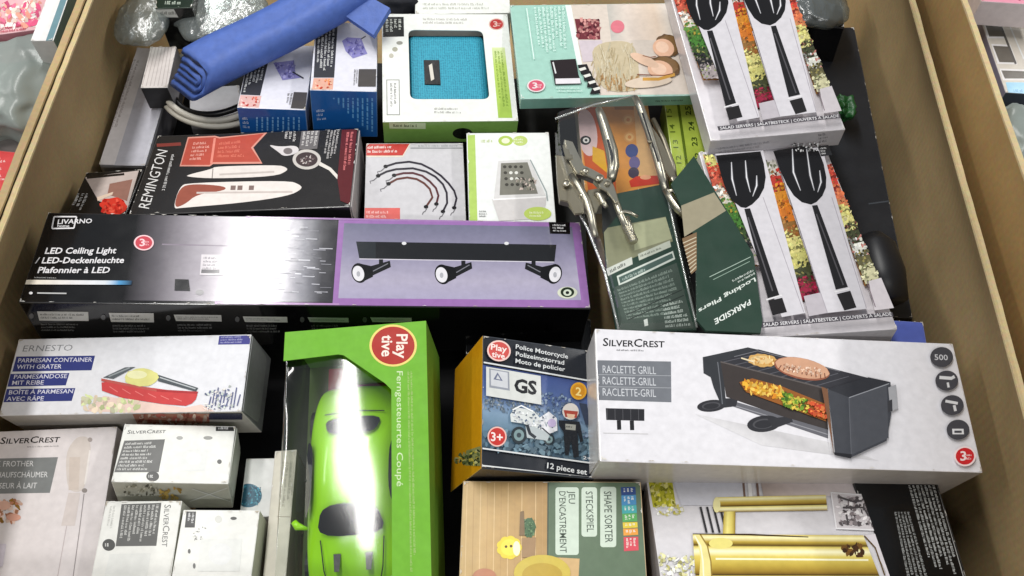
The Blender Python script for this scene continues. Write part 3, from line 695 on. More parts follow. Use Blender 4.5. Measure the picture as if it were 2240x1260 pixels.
b.ell(*Z(905, 207), 33, 14, (208, 164, 96), G, rot=4, wob=.08); b.ell(*Z(900, 204), 24, 9, (228, 196, 138), G, rot=4, wob=.1); b.mosaic(ZP([(850, 190), (965, 190), (965, 225), (850, 225)]), [(196, 140, 70), (236, 206, 150)], 18, 6, 3, G)
b.line(ZP([(795, 195), (860, 215)]), 3, (230, 214, 180), G)
b.ell(*Z(1105, 250), 62, 23, (150, 92, 70), G, rot=12); b.ell(*Z(1105, 246), 60, 21, (208, 160, 130), G, rot=12, wob=.04)
for i in range(11): b.line(ZP([(1000+i*22, 232+i*4), (985+i*24, 254+i*5)]), 2.2, (120, 74, 56), G)
b.mosaic(ZP([(1010, 225), (1190, 245), (1210, 285), (1020, 262)]), [(226, 188, 160), (236, 206, 184), (190, 136, 108)], 34, 5, 5, G)
b.poly(ZP([(785, 320), (850, 300), (1000, 340), (1222, 430), (1228, 520), (1010, 440), (820, 370)]), (150, 92, 42), G)
b.mosaic(ZP([(800, 310), (1000, 345), (1010, 410), (820, 365)]), [(228, 174, 60), (240, 200, 96), (204, 130, 40)], 50, 9, 6, G); b.mosaic(ZP([(1000, 370), (1130, 410), (1140, 480), (1010, 440)]), [(110, 150, 50), (180, 190, 70), (70, 110, 40), (220, 190, 80)], 44, 8, 7, G); b.mosaic(ZP([(1130, 420), (1222, 440), (1226, 510), (1140, 480)]), [(206, 90, 50), (226, 130, 70), (180, 60, 40)], 34, 8, 8, G)
b.poly(ZP([(1200, 345), (1232, 358), (1262, 690), (1240, 560)]), (120, 84, 60), G)
b.poly(ZP([(1232, 358), (1440, 298), (1552, 322), (1556, 480), (1532, 622), (1352, 706), (1270, 690)]), (66, 68, 74), G)
b.poly(ZP([(1340, 402), (1532, 332), (1542, 606), (1352, 692)]), (80, 82, 88), G); b.poly(ZP([(1232, 358), (1440, 298), (1552, 322), (1340, 400)]), (50, 51, 56), G); b.line(ZP([(1340, 402), (1545, 330)]), 2, (150, 152, 158), G); b.line(ZP([(1340, 402), (1352, 692)]), 1.5, (100, 102, 108), G)
b.poly(ZP([(1540, 350), (1580, 335), (1590, 455), (1552, 475)]), (166, 166, 170), G); b.poly(ZP([(1536, 420), (1560, 410), (1562, 470), (1540, 478)]), (60, 60, 64), G); b.poly(ZP([(1262, 680), (1356, 690), (1350, 712), (1268, 694)]), (36, 36, 40), G)
for i, (x, y) in enumerate(((1812, 195), (1838, 315), (1866, 440), (1895, 565))):
    cx, cy = Z(x, y); b.ell(cx, cy, 25, 22, (72, 72, 78), 'round_icon'); 
    if i == 0: b.text('500', (cx-15, cy+6), (cx+14, cy+7), (cx-16, cy-6), (206, 206, 210), .01, part='round_icon')
    if i == 1: b.line([(cx-16, cy-7), (cx+10, cy-5), (cx+17, cy-9)], 7, (216, 216, 218), 'round_icon'); b.line([(cx+2, cy+4), (cx+4, cy+15)], 5, (216, 216, 218), 'round_icon')
    if i == 2: b.line([(cx-15, cy-9), (cx+12, cy-4)], 6, (216, 216, 218), 'round_icon'); b.line([(cx+4, cy), (cx+7, cy+13)], 6, (216, 216, 218), 'round_icon')
    if i == 3: b.poly([(cx-13, cy-2), (cx+12, cy-2), (cx+13, cy+10), (cx-12, cy+10)], (220, 220, 222), 'round_icon'); b.poly([(cx-8, cy+2), (cx+8, cy+2), (cx+8, cy+7), (cx-8, cy+7)], (72, 72, 78), 'round_icon')
b.badge(*Z(1930, 700), 24, 22, (206, 44, 50), (246, 226, 226)); b.flap('left', .06, col=(212, 210, 208)); b.done()

# ------------------------------------------------------------------ salad server cartons
def servers(b):
    T = lambda x, y: (1500+x/2.739, 300+y/2.739)
    TP = lambda pts: [T(*p) for p in pts]
    PAN = (206, 203, 208)
    PA = 'food_picture'
    sal = [(196, 60, 50), (226, 150, 50), (232, 214, 120), (120, 150, 60), (236, 226, 190), (150, 40, 60), (70, 84, 40), (210, 110, 60)]
    strips = (TP([(455, 150), (540, 138), (800, 965), (690, 990)]), TP([(805, 190), (862, 175), (1150, 880), (1065, 905)]), TP([(85, 130), (165, 140), (430, 800), (330, 800)]))
    for k, q in enumerate(strips):
        b.poly(q, (170, 120, 70), PA)
        tl, tr, br, bl = q; n = 9
        for i in range(n):
            s0, s1 = i/n, (i+1)/n; L = lambda a, c, s: (a[0]+(c[0]-a[0])*s, a[1]+(c[1]-a[1])*s)
            base = [[(226, 222, 210), (206, 70, 60), (226, 150, 56), (222, 130, 50), (150, 110, 60), (228, 218, 140), (200, 196, 120), (70, 74, 50), (150, 40, 66)], [(214, 90, 70), (206, 70, 56), (220, 120, 80), (222, 214, 130), (228, 220, 140), (70, 74, 50), (226, 226, 214), (100, 96, 66), (214, 210, 170)], [(206, 200, 120), (196, 80, 60), (190, 90, 70), (220, 214, 200), (90, 130, 60), (70, 120, 50), (60, 80, 44), (40, 40, 40), (160, 150, 150)]][k][i]
            b.poly([L(tl, bl, s0), L(tr, br, s0), L(tr, br, s1), L(tl, bl, s1)], base, PA)
            e0, e1 = max(0, s0-.05), min(1, s1+.05); b.mosaic([L(tl, bl, e0), L(tr, br, e0), L(tr, br, e1), L(tl, bl, e1)], [base, base, tuple(int(v*.6) for v in base), tuple(min(255, int(v*1.18)) for v in base), tuple((a+c)//2 for a, c in zip(base, random.Random(i*3+k).choice(sal)))], 30, 6.5, 11+i+20*k, PA)
    b.poly(TP([(690, 990), (790, 968), (830, 1090), (720, 1110)]), (184, 178, 184), PA)
    b.poly(TP([(1075, 900), (1150, 880), (1225, 1060), (1110, 1075)]), (213, 206, 210), PA); b.line(TP([(1065, 900), (1115, 1055)]), 2, (130, 116, 124), PA)
    for q in (TP([(165, 140), (450, 120), (700, 1090), (560, 1115)]), TP([(520, 130), (800, 100), (1065, 1065), (830, 1090)])): b.poly(q, PAN, 'server_panel')
    for p in ([(450, 400), (690, 1085)], [(625, 480), (830, 1088)], [(858, 400), (1062, 1062)]): b.line(TP(p), 1.5, (164, 158, 166), 'server_panel')
    SP = 'server_picture'; BK = (22, 21, 23)
    b.poly(TP([(170, 150), (435, 125), (455, 200), (466, 280), (456, 345), (426, 402), (386, 442), (348, 464), (318, 460), (262, 416), (228, 352), (205, 280), (188, 220)]), BK, SP)
    b.poly(TP([(510, 124), (690, 92), (782, 124), (810, 200), (826, 280), (823, 342), (802, 392), (768, 428), (735, 444), (680, 430), (632, 390), (590, 324), (552, 240)]), BK, SP)
    for p in ([(262, 190), (266, 290), (292, 390)], [(345, 180), (352, 280), (374, 370)], [(412, 270), (412, 330), (388, 395)], [(624, 112), (630, 250), (672, 360)], [(708, 104), (730, 270), (754, 360)], [(786, 240), (794, 310), (774, 370)]):
        b.line(TP(p), [4, 7, 3], (64, 63, 68), SP); b.line(TP(p), [2, 4.4, 1.4], (128, 128, 134), SP); b.line(TP(p), [.8, 2.4, .6], (232, 232, 234), SP)
    b.poly(TP([(338, 470), (372, 466), (545, 985), (478, 1005)]), (30, 29, 31), SP); b.poly(TP([(740, 450), (772, 446), (952, 936), (880, 952)]), (30, 29, 31), SP)
    b.line(TP([(360, 520), (505, 960)]), 3, (86, 84, 88), SP); b.line(TP([(766, 500), (925, 925)]), 3, (78, 76, 80), SP)
    b.line(TP([(468, 1012), (560, 985)]), 3.4, (222, 220, 222), SP); b.line(TP([(872, 966), (962, 946)]), 3.4, (222, 220, 222), SP)
    b.poly(TP([(478, 1020), (562, 1000), (590, 1085), (505, 1105)]), (34, 32, 33), SP); b.poly(TP([(886, 978), (966, 958), (1002, 1058), (930, 1076)]), (34, 32, 33), SP)
    b.poly(TP([(430, 1148), (1215, 1086), (1222, 1112), (440, 1180)]), (76, 72, 78), 'name_band'); b.text('SALAD SERVERS | SALATBESTECK | COUVERTS À SALADE', T(450, 1172), T(1212, 1106), T(447, 1152), (226, 224, 226), .008)
    b.small(TP([(165, 98), (350, 78), (352, 96), (168, 114)]), 1, (150, 150, 154), 3); b.poly(TP([(775, 95), (838, 88), (862, 148), (795, 156)]), (40, 40, 42), 'corner_tab'); b.small(TP([(785, 102), (836, 96), (850, 142), (800, 148)]), 3, (214, 214, 214), 5)
    b.mosaic(TP([(620, 80), (770, 70), (790, 120), (640, 130)]), [(34, 34, 34), (210, 210, 210), (120, 120, 120)], 26, 4, 5, 'corner_tab')
s2 = Pack('serv2', 'server_carton', 'salad server carton lying nearer, in front of the other server carton', 'carton', (222, 217, 221), (190, 188, 192), finish='gloss_print', group='salad server cartons')
servers(s2); s2.done()
s1 = Pack('serv1', 'server_carton', 'salad server carton lying farther back, beside the mint foot-care carton', 'carton', (222, 217, 221), (196, 194, 198), finish='gloss_print', group='salad server cartons')
s1.like = s2; servers(s1); s1.like = None
s1.small([(1570, 322), (1700, 305), (1702, 318), (1572, 336)], 2, (150, 150, 156), 5, 'front'); s1.small([(1790, 292), (1815, 288), (1814, 310), (1792, 314)], 3, (80, 80, 84), 6, 'front'); s1.done()

# ------------------------------------------------------------------ police motorcycle toy carton
b = Pack('police', 'toy_carton', 'dark toy carton with police motorcycle picture and yellow side, leaning', 'carton', (30, 34, 42), (24, 26, 30), (24, 26, 30), (216, 152, 22), finish='gloss_print')
Q = lambda x, y: (960+x/3.15, 680+y/3.15)
QP = lambda pts: [Q(*p) for p in pts]
b.grad(QP([(300, 370), (1030, 495), (1065, 1055), (298, 955)]), [(0, (66, 84, 140)), (.3, (88, 110, 160)), (.55, (126, 152, 176)), (.75, (100, 130, 150)), (1, (70, 92, 110))], 'street_picture', vert=True)
b.mosaic(QP([(310, 590), (700, 640), (700, 720), (310, 690)]), [(80, 94, 110), (130, 142, 152), (100, 116, 130), (160, 168, 172)], 70, 5, 3, 'street_picture'); b.mosaic(QP([(700, 560), (900, 590), (1040, 900), (700, 700)]), [(96, 118, 150), (130, 148, 170), (84, 100, 130)], 60, 6, 4, 'street_picture'); b.mosaic(QP([(310, 820), (1050, 900), (1055, 1040), (310, 950)]), [(90, 116, 132), (110, 138, 152), (76, 98, 112)], 60, 12, 6, 'street_picture')
for p in ([(296, 360), (1035, 488)], [(290, 952), (1066, 1056)], [(286, 1070), (1070, 1168)]): b.line(QP(p), 3.2, (222, 224, 224), 'frame_line')
b.poly(QP([(320, 390), (695, 455), (700, 652), (320, 590)]), (214, 216, 212), 'test_mark'); b.poly(QP([(340, 402), (478, 426), (482, 556), (342, 534)]), (150, 154, 164), 'test_mark'); b.poly(QP([(352, 412), (468, 432), (470, 540), (354, 520)]), (206, 208, 212), 'test_mark'); b.poly(QP([(398, 430), (435, 490), (370, 478)]), (110, 116, 140), 'test_mark'); b.poly(QP([(400, 448), (419, 480), (388, 474)]), (206, 208, 212), 'test_mark')
b.text('GS', Q(512, 562), Q(668, 582), Q(514, 470), (28, 30, 34), .04, part='test_mark')
b.ell(*Q(955, 558), 18, 19, (226, 166, 40), 'round_badge'); b.ell(*Q(955, 558), 14, 15, (206, 140, 30), 'round_badge'); b.text('2', Q(935, 585), Q(975, 592), Q(936, 530), (246, 222, 140), .02, part='round_badge')
b.ell(*Q(395, 872), 21, 22, (236, 190, 180), 'round_badge'); b.ell(*Q(395, 872), 18, 19, (196, 52, 46), 'round_badge'); b.text('3+', Q(352, 900), Q(434, 908), Q(353, 840), (244, 230, 226), .02, part='round_badge')
b.ell(*Q(408, 282), 26, 23, (240, 204, 196), 'brand_badge', rot=10); b.ell(*Q(408, 282), 22.5, 19.5, (206, 84, 78), 'brand_badge', rot=10); b.text('Play', Q(352, 272), Q(462, 292), Q(354, 232), (246, 232, 226), .02, part='brand_badge'); b.text('tive', Q(358, 322), Q(448, 338), Q(360, 284), (246, 232, 226), .02, part='brand_badge')
W = (226, 228, 228)
b.text('Police Motorcycle', Q(523, 266), Q(882, 336), Q(525, 236), W, .012); b.text('Polizeimotorrad', Q(523, 316), Q(856, 378), Q(525, 286), W, .012); b.text('Moto de policier', Q(521, 364), Q(862, 424), Q(523, 334), W, .012)
b.text('12 piece set', Q(738, 1088), Q(1012, 1135), Q(741, 1050), W, .018); b.text('2+', Q(985, 1026), Q(1040, 1034), Q(986, 1004), W, .01)
K = 'motorcycle_picture'
for x, y, r in ((545, 862, 17), (752, 890, 12)): b.ell(*Q(x, y), r, r*1.1, (40, 50, 56), K); b.ell(*Q(x, y), r*.66, r*.74, (126, 150, 152), K); b.ell(*Q(x, y), r*.3, r*.32, (60, 70, 76), K)
b.poly(QP([(485, 720), (520, 670), (640, 690), (700, 755), (690, 830), (640, 800), (560, 780), (490, 770)]), (216, 220, 218), K); b.poly(QP([(690, 740), (750, 700), (805, 745), (810, 830), (760, 850), (700, 830)]), (226, 226, 230), K); b.poly(QP([(640, 800), (760, 850), (740, 900), (600, 880), (590, 800)]), (180, 188, 190), K)
b.line(QP([(600, 790), (620, 850), (660, 880)]), 7, (40, 46, 54), K); b.line(QP([(690, 800), (770, 870)]), 3, (40, 46, 54), K); b.mosaic(QP([(500, 690), (800, 740), (790, 840), (520, 770)]), [(236, 238, 238), (130, 146, 160), (210, 214, 220), (90, 100, 120)], 40, 5, 9, K); b.line(QP([(500, 690), (560, 660), (640, 700)]), 3, (244, 246, 246), K); b.ell(*Q(770, 780), 9, 9, (196, 180, 214), K)
K = 'figure_picture'
b.poly(QP([(815, 760), (960, 770), (985, 905), (965, 915), (945, 830), (955, 1010), (920, 1020), (900, 900), (885, 1000), (860, 1000), (850, 840), (820, 800)]), (26, 30, 36), K); b.ell(*Q(898, 700), 18, 18, (220, 214, 206), K); b.poly(QP([(850, 690), (950, 700), (940, 745), (862, 738)]), (170, 70, 56), K); b.poly(QP([(870, 715), (930, 722), (920, 750), (880, 745)]), (226, 190, 160), K); b.poly(QP([(862, 785), (935, 792), (932, 830), (864, 824)]), (160, 160, 150), K); b.small(QP([(866, 792), (930, 798), (928, 818), (868, 814)]), 1, (40, 40, 40), 3)
b.poly(QP([(955, 640), (1010, 650), (1040, 800), (1000, 790)]), (50, 60, 80), 'street_picture'); b.poly(QP([(102, 990), (290, 930), (286, 1068), (106, 1062)]), (150, 150, 96), 'side_picture', 'left'); b.mosaic(QP([(110, 1000), (280, 950), (282, 1060), (112, 1055)]), [(96, 110, 70), (196, 190, 130), (220, 200, 90), (60, 66, 50)], 40, 7, 5, 'side_picture', 'left'); b.done()

# ------------------------------------------------------------------ shape sorter carton
b = Pack('sorter', 'toy_carton', 'tan and green-grey shape sorter carton with a yellow flower block', 'carton', (208, 174, 122), (176, 150, 110), finish='satin_print')
Y = lambda x, y: (960+x/4.48, 1020+y/4.48)
YP = lambda pts: [Y(*p) for p in pts]
b.grad([(1014, 1053), (1200, 1053), (1198, 1330), (1002, 1330)], [(0, (208, 176, 122)), (.35, (200, 166, 112)), (1, (182, 146, 94))], 'wood_picture')
for i in range(12): b.line([(1022+i*15, 1056), (1016+i*15.5, 1325)], 1.6, (190, 154, 104) if i % 2 else (226, 196, 146), 'wood_picture')
b.poly([(1198, 1053), (1406, 1053), (1420, 1332), (1262, 1332), (1268, 1222), (1198, 1218)], (96, 116, 92), 'green_panel'); b.line([(1199, 1053), (1198, 1219)], 3, (72, 84, 70), 'green_panel')
def rounded(x0, y0, x1, y1, r):
    pts = []
    for cx, cy, a0 in ((x1-r, y0+r, -90), (x1-r, y1-r, 0), (x0+r, y1-r, 90), (x0+r, y0+r, 180)):
        for k in range(5): a = math.radians(a0+k*22.5); pts.append((cx+r*math.cos(a), cy+r*math.sin(a)))
    return pts
for q in ((1215, 1066, 1266, 1214), (1272, 1066, 1306, 1174), (1313, 1065, 1348, 1197)): b.poly(rounded(*q, 6), (206, 220, 204), 'name_label')
TX = (62, 76, 64)
b.text('JEU', (1244, 1074), (1244, 1102), (1258, 1074), TX, .006); b.text("D'ENCASTREMENT", (1223, 1075), (1225, 1209), (1237, 1075), TX, .006); b.text('STECKSPIEL', (1281, 1075), (1284, 1164), (1296, 1075), TX, .006); b.text('SHAPE SORTER', (1321, 1075), (1324, 1187), (1337, 1075), TX, .006)
for i, (y0, y1, c) in enumerate(((1066, 1084, (40, 70, 130)), (1084, 1106, (70, 140, 190)), (1106, 1124, (70, 170, 170)), (1124, 1142, (90, 170, 90)), (1143, 1156, (226, 200, 60)), (1157, 1172, (236, 160, 60)), (1175, 1206, (214, 76, 90)))):
    b.poly([(1358+i, y0), (1390+i, y0-1), (1391+i, y1-2), (1359+i, y1)], c, 'colour_logo'); b.small([(1362+i, y0+3), (1386+i, y0+2), (1387+i, y1-3), (1363+i, y1-2)], 1, (236, 236, 226), i+3, vert=True, part='colour_logo')
PB = 'block_picture'
for k in range(9): a = k*40; b.ell(1114+17*math.cos(math.radians(a)), 1198+16*math.sin(math.radians(a)), 11, 10, (236, 214, 70), PB)
b.ell(1114, 1198, 19, 18, (244, 226, 84), PB); b.ell(1107, 1196, 3, 3, (90, 70, 30), PB); b.ell(1118, 1195, 3, 3, (90, 70, 30), PB); b.ell(1130, 1200, 8, 16, (244, 240, 206), PB)
b.ell(1158, 1154, 14, 22, (74, 108, 74), PB, wob=.1); b.mosaic([(1147, 1136), (1170, 1136), (1170, 1172), (1147, 1172)], [(60, 90, 60), (110, 140, 100)], 22, 4, 4, PB); b.poly([(1138, 1120), (1146, 1118), (1148, 1172), (1136, 1172)], (130, 106, 76), PB)
b.poly([(1142, 1178), (1172, 1176), (1170, 1220), (1142, 1220)], (164, 132, 96), PB); b.ell(1186, 1254, 62, 40, (206, 184, 76), PB); b.ell(1186, 1258, 44, 26, (190, 160, 56), PB); b.ell(1060, 1262, 26, 18, (190, 130, 100), PB)
b.line([(1404, 1056), (1418, 1300)], 3, (150, 170, 150), 'green_panel'); b.done()

# ------------------------------------------------------------------ gold holder carton, black carton
b = Pack('gold', 'holder_carton', 'pale carton printed with a shiny gold roller and handle', 'carton', (216, 213, 216), (190, 186, 186), finish='gloss_print')
X = lambda x, y: (1400+x/2.667, 1020+y/2.667)
XP = lambda pts: [X(*p) for p in pts]
b.poly(XP([(48, 82), (188, 82), (210, 235), (76, 240)]), (186, 182, 48), 'room_picture'); b.mosaic(XP([(60, 90), (180, 90), (200, 230), (80, 230)]), [(160, 160, 40), (214, 206, 70), (130, 130, 30), (220, 214, 130)], 34, 9, 3, 'room_picture'); b.mosaic(XP([(85, 230), (250, 230), (250, 285), (95, 285)]), [(226, 220, 150), (236, 236, 232), (190, 180, 90)], 26, 7, 4, 'room_picture')
b.poly(XP([(190, 82), (600, 82), (640, 230), (240, 230)]), (206, 206, 214), 'room_picture')
for x in (600, 635, 680): b.line(XP([(x, 80), (x+10, 185)]), 5 if x != 635 else 8, (120, 96, 86) if x != 635 else (238, 236, 236), 'room_picture')
b.grad(XP([(700, 82), (1250, 82), (1270, 175), (720, 180)]), [(0, (178, 162, 154)), (.3, (214, 200, 196)), (1, (226, 216, 216))], 'room_picture')
for i in range(4): b.line(XP([(352+i*38, 240), (388+i*38, 390)]), 5, (54, 54, 58), 'room_picture')
b.mosaic(XP([(110, 520), (320, 520), (330, 640), (120, 640)]), [(226, 222, 170), (236, 236, 230), (190, 186, 120)], 40, 9, 5, 'room_picture')
GP = 'gold_picture'
gold = [(0, (226, 208, 118)), (.14, (252, 246, 196)), (.34, (206, 180, 82)), (.54, (150, 118, 44)), (.62, (54, 36, 14)), (.69, (240, 226, 140)), (.82, (252, 246, 196)), (1, (150, 118, 44))]
b.grad(XP([(440, 186), (1082, 172), (1092, 262), (450, 272)]), gold, GP, vert=True); b.ell(*X(446, 230), 8, 17, (240, 232, 170), GP)
b.grad(XP([(488, 270), (556, 268), (552, 480), (478, 482)]), [(0, (190, 166, 70)), (.35, (240, 228, 140)), (.7, (222, 204, 106)), (1, (150, 124, 50))], GP)
b.grad(XP([(306, 400), (1300, 408), (1440, 760), (330, 760)]), [(0, (206, 184, 92)), (.05, (250, 242, 186)), (.12, (190, 162, 66)), (.18, (84, 60, 18)), (.21, (226, 206, 110)), (.28, (255, 250, 206)), (.36, (226, 206, 106)), (.5, (196, 170, 72)), (.6, (160, 130, 48)), (.645, (120, 92, 32)), (.66, (56, 38, 12)), (.69, (230, 212, 116)), (.76, (250, 242, 180)), (1, (186, 160, 66))], GP, vert=True)
b.poly(XP([(306, 400), (350, 402), (392, 470), (412, 560), (420, 680), (425, 760), (330, 760), (345, 640), (352, 540), (338, 460)]), (236, 224, 150), GP); b.line(XP([(350, 402), (392, 470), (412, 560), (420, 700)]), 3, (150, 124, 56), GP); b.line(XP([(318, 410), (352, 470), (366, 560), (372, 700)]), 3, (252, 248, 214), GP); b.line(XP([(440, 545), (1330, 552)]), 4, (250, 246, 206), GP)
b.poly(XP([(1300, 408), (1360, 470), (1430, 620), (1450, 760), (1500, 760), (1480, 640), (1405, 400)]), (222, 216, 220), GP); b.line(XP([(1306, 410), (1370, 480), (1425, 640)]), 3, (96, 74, 34), GP); b.line(XP([(306, 400), (640, 404), (980, 418)]), [2, 4, 2], (60, 44, 24), GP)
b.ell(*X(470, 455), 26, 12, (232, 220, 130), GP); b.mosaic(XP([(1160, 455), (1290, 470), (1300, 535), (1190, 510)]), [(90, 58, 26), (120, 84, 36), (70, 44, 20)], 16, 11, 6, GP)
b.poly(XP([(1108, 155), (1402, 168), (1432, 382), (1140, 372)]), (240, 238, 240), 'sketch_panel'); b.poly(XP([(1116, 163), (1396, 176), (1424, 374), (1146, 364)]), (212, 206, 208), 'sketch_panel'); b.mosaic(XP([(1150, 185), (1380, 195), (1400, 355), (1165, 345)]), [(120, 112, 114), (236, 232, 232), (170, 160, 162), (90, 84, 86), (226, 220, 222)], 70, 9, 7, 'sketch_panel')
for p in ([(1160, 190), (1240, 215), (1290, 210)], [(1180, 250), (1300, 250), (1330, 300)], [(1200, 290), (1210, 350)]): b.line(XP(p), 4, (80, 76, 78), 'sketch_panel')
b.done()
b = Pack('blacktxt', 'black_carton', 'black carton with columns of white small print beside the gold holder', 'carton', (17, 17, 18), (14, 14, 15), finish='gloss_print')
b.small([(1985, 1062), (2046, 1062), (2105, 1262), (2040, 1262)], 6, (190, 192, 190), 4, vert=True, fill=1.0); b.small([(1955, 1120), (1990, 1120), (2042, 1300), (1990, 1300)], 5, (170, 172, 170), 6, vert=True, fill=1.0)
b.line([(1890, 1050), (2047, 1048), (2110, 1270)], 2.2, (170, 170, 168)); b.done()

# ------------------------------------------------------------------ milk frother and small white cartons
FR['milk'] = (-0.4037, -0.2026, -0.03, 3.98, .55, 3.27, .115, .1407, .06)
b = Pack('milk', 'frother_carton', 'large pinkish white carton with a milk frother wand picture, left corner', 'carton', (226, 219, 219), (200, 192, 190), finish='gloss_print')
b.text('SilverCrest', (0, 971), (131, 967), (2, 957), (34, 32, 34), .012, True, shear=.1); b.small([(60, 975), (130, 973), (130, 978), (60, 980)], 1, (140, 136, 136), 2)
b.poly([(-42, 1004), (127, 1000), (109, 1078), (-58, 1081)], (128, 131, 131), 'name_label')
for s, x0, x1, y in (('MILK FROTHER', -32, 73, 1021), ('MILCHAUFSCHÄUMER', -40, 104, 1045), ('MOUSSEUR À LAIT', -44, 80, 1069)): b.text(s, (x0, y), (x1, y-1), (x0+2, y-12), (222, 222, 222), 0)
b.poly([(166, 958), (180, 954), (194, 957), (200, 981), (192, 1030), (184, 1076), (150, 1076), (144, 1030), (146, 985)], (215, 205, 198), 'wand_picture', soft=2); b.poly([(152, 1000), (176, 1000), (172, 1072), (150, 1072)], (209, 196, 186), 'wand_picture'); b.line([(197, 985), (186, 1060)], 4, (232, 226, 222), 'wand_picture'); b.ell(185, 1073, 6, 5, (150, 142, 138), 'wand_picture'); b.ell(197, 962, 5, 5, (170, 160, 156), 'wand_picture')
b.line([(184, 1080), (174, 1160), (160, 1262)], 1.8, (150, 142, 142), 'wand_picture'); b.line([(146, 1150), (126, 1262)], 1.6, (196, 184, 184), 'wand_picture'); b.poly([(150, 1078), (176, 1078), (164, 1150), (134, 1150)], (214, 204, 200), 'wand_picture')
b.mosaic([(-10, 1094), (44, 1092), (38, 1142), (-16, 1144)], [(150, 110, 50), (226, 186, 166), (190, 130, 100), (236, 206, 190)], 34, 11, 5, 'hand_picture'); b.ell(10, 1106, 14, 10, (226, 180, 160), 'hand_picture'); b.ell(30, 1132, 16, 8, (214, 160, 140), 'hand_picture')
b.poly([(-20, 1190), (14, 1190), (6, 1240), (-28, 1240)], (214, 206, 216), 'hand_picture'); b.done()

GRP = 'small white dimmer cartons'
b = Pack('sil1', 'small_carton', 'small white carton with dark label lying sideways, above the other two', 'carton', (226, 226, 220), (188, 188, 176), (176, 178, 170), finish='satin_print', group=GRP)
b.text('SilverCrest', (278, 949), (362, 947), (280, 941), (70, 70, 68), .008, True)
b.poly([(272, 964), (361, 961), (347, 1033), (250, 1033)], (92, 92, 90), 'name_label'); b.small([(276, 967), (356, 964), (343, 1030), (255, 1030)], 6, (206, 206, 202), 3); b.poly([(473, 930), (512, 929), (512, 943), (472, 943)], (24, 24, 24), 'corner_tab'); b.small([(478, 932), (508, 931), (508, 941), (478, 941)], 1, (220, 220, 220), 5)
b.ell(334, 1042, 14, 11, (62, 62, 60), 'round_icon'); b.small([(325, 1037), (343, 1037), (343, 1047), (325, 1047)], 1, (214, 214, 210), 4)
b.poly([(400, 985), (455, 982), (448, 1030), (392, 1031)], (220, 221, 218), 'device_picture'); b.ell(424, 1004, 17, 14, (222, 224, 222), 'device_picture'); b.ell(393, 958, 7, 4, (160, 160, 156), 'device_picture'); b.ell(455, 958, 10, 4, (140, 140, 136), 'device_picture'); b.ell(480, 1010, 5, 5, (90, 90, 88), 'device_picture')
b.flap('right', .034, col=(186, 188, 180)); b.mosaic([(270, 1062), (345, 1062), (345, 1084), (270, 1084)], [(140, 138, 120), (206, 204, 190), (90, 88, 76)], 30, 5, 4, 'side_picture', 'front'); b.mosaic([(350, 1066), (395, 1066), (395, 1090), (350, 1090)], [(170, 136, 60), (200, 170, 90)], 14, 8, 5, 'side_picture', 'front'); b.line([(420, 1068), (505, 1096)], 2, (216, 218, 214), 'side_picture', 'front'); b.line([(415, 1096), (500, 1066)], 2, (216, 218, 214), 'side_picture', 'front'); b.done()
b = Pack('sil2', 'small_carton', 'small white carton with upright dark label, between the frother and its twin', 'carton', (228, 228, 223), (196, 196, 186), finish='satin_print', group=GRP)
b.poly([(266, 1103), (353, 1100), (342, 1194), (253, 1195)], (88, 88, 86), 'name_label'); b.small([(270, 1106), (349, 1104), (338, 1190), (258, 1191)], 6, (200, 200, 196), 4, vert=True); b.text('SilverCrest', (360, 1104), (354, 1196), (374, 1104), (110, 110, 108), .004, True)
b.ell(238, 1192, 14, 13, (60, 60, 58), 'round_icon'); b.small([(230, 1186), (246, 1186), (246, 1198), (230, 1198)], 1, (214, 214, 210), 4); b.poly([(240, 1212), (330, 1210), (322, 1262), (228, 1262)], (221, 222, 218), 'device_picture'); b.small([(240, 1108), (254, 1106), (246, 1160), (230, 1160)], 2, (190, 190, 184), 6, vert=True); b.done()
b = Pack('sil3', 'small_carton', 'small white carton with black corner tab, right of the upright-label twin', 'carton', (228, 228, 223), (196, 196, 186), (190, 192, 176), finish='satin_print', group=GRP)
b.poly([(408, 1119), (429, 1119), (426, 1154), (404, 1154)], (50, 50, 50), 'corner_tab'); b.small([(411, 1122), (427, 1122), (424, 1151), (407, 1151)], 1, (220, 220, 220), 5, vert=True); b.ell(511, 1134, 7, 3.5, (80, 80, 78), 'device_picture'); b.ell(478, 1136, 8, 8, (206, 206, 200), 'device_picture'); b.mosaic([(424, 1152), (452, 1152), (450, 1182), (422, 1182)], [(130, 130, 126), (214, 214, 208)], 10, 4, 5, 'device_picture'); b.poly([(440, 1180), (530, 1178), (524, 1250), (432, 1250)], (221, 222, 218), 'device_picture'); b.ell(482, 1212, 26, 24, (222, 223, 222), 'device_picture'); b.ell(414, 1206, 3, 5, (90, 90, 88), 'device_picture'); b.ell(425, 1238, 3, 6, (100, 100, 98), 'device_picture'); b.done()
b = Pack('white', 'round_logo_carton', 'white carton with a blue patterned disc, low beside the toy car box', 'carton', (224, 225, 222), (196, 198, 196), finish='satin_print')
b.ell(543, 1084, 30, 26, (24, 96, 120), 'blue_disc'); b.mosaic([(518, 1064), (570, 1064), (568, 1104), (516, 1104)], [(60, 150, 176), (18, 70, 96), (90, 170, 190)], 36, 5, 4, 'blue_disc'); b.done()
b = Pack('beige', 'beige_carton', 'narrow beige carton standing against the toy car box window', 'carton', (206, 200, 184), (180, 172, 156), finish='satin_print')
b.small([(616, 1010), (650, 1010), (642, 1110), (606, 1110)], 2, (140, 134, 122), 4, vert=True); b.line([(606, 1130), (650, 1130)], 2, (160, 152, 138)); b.done()
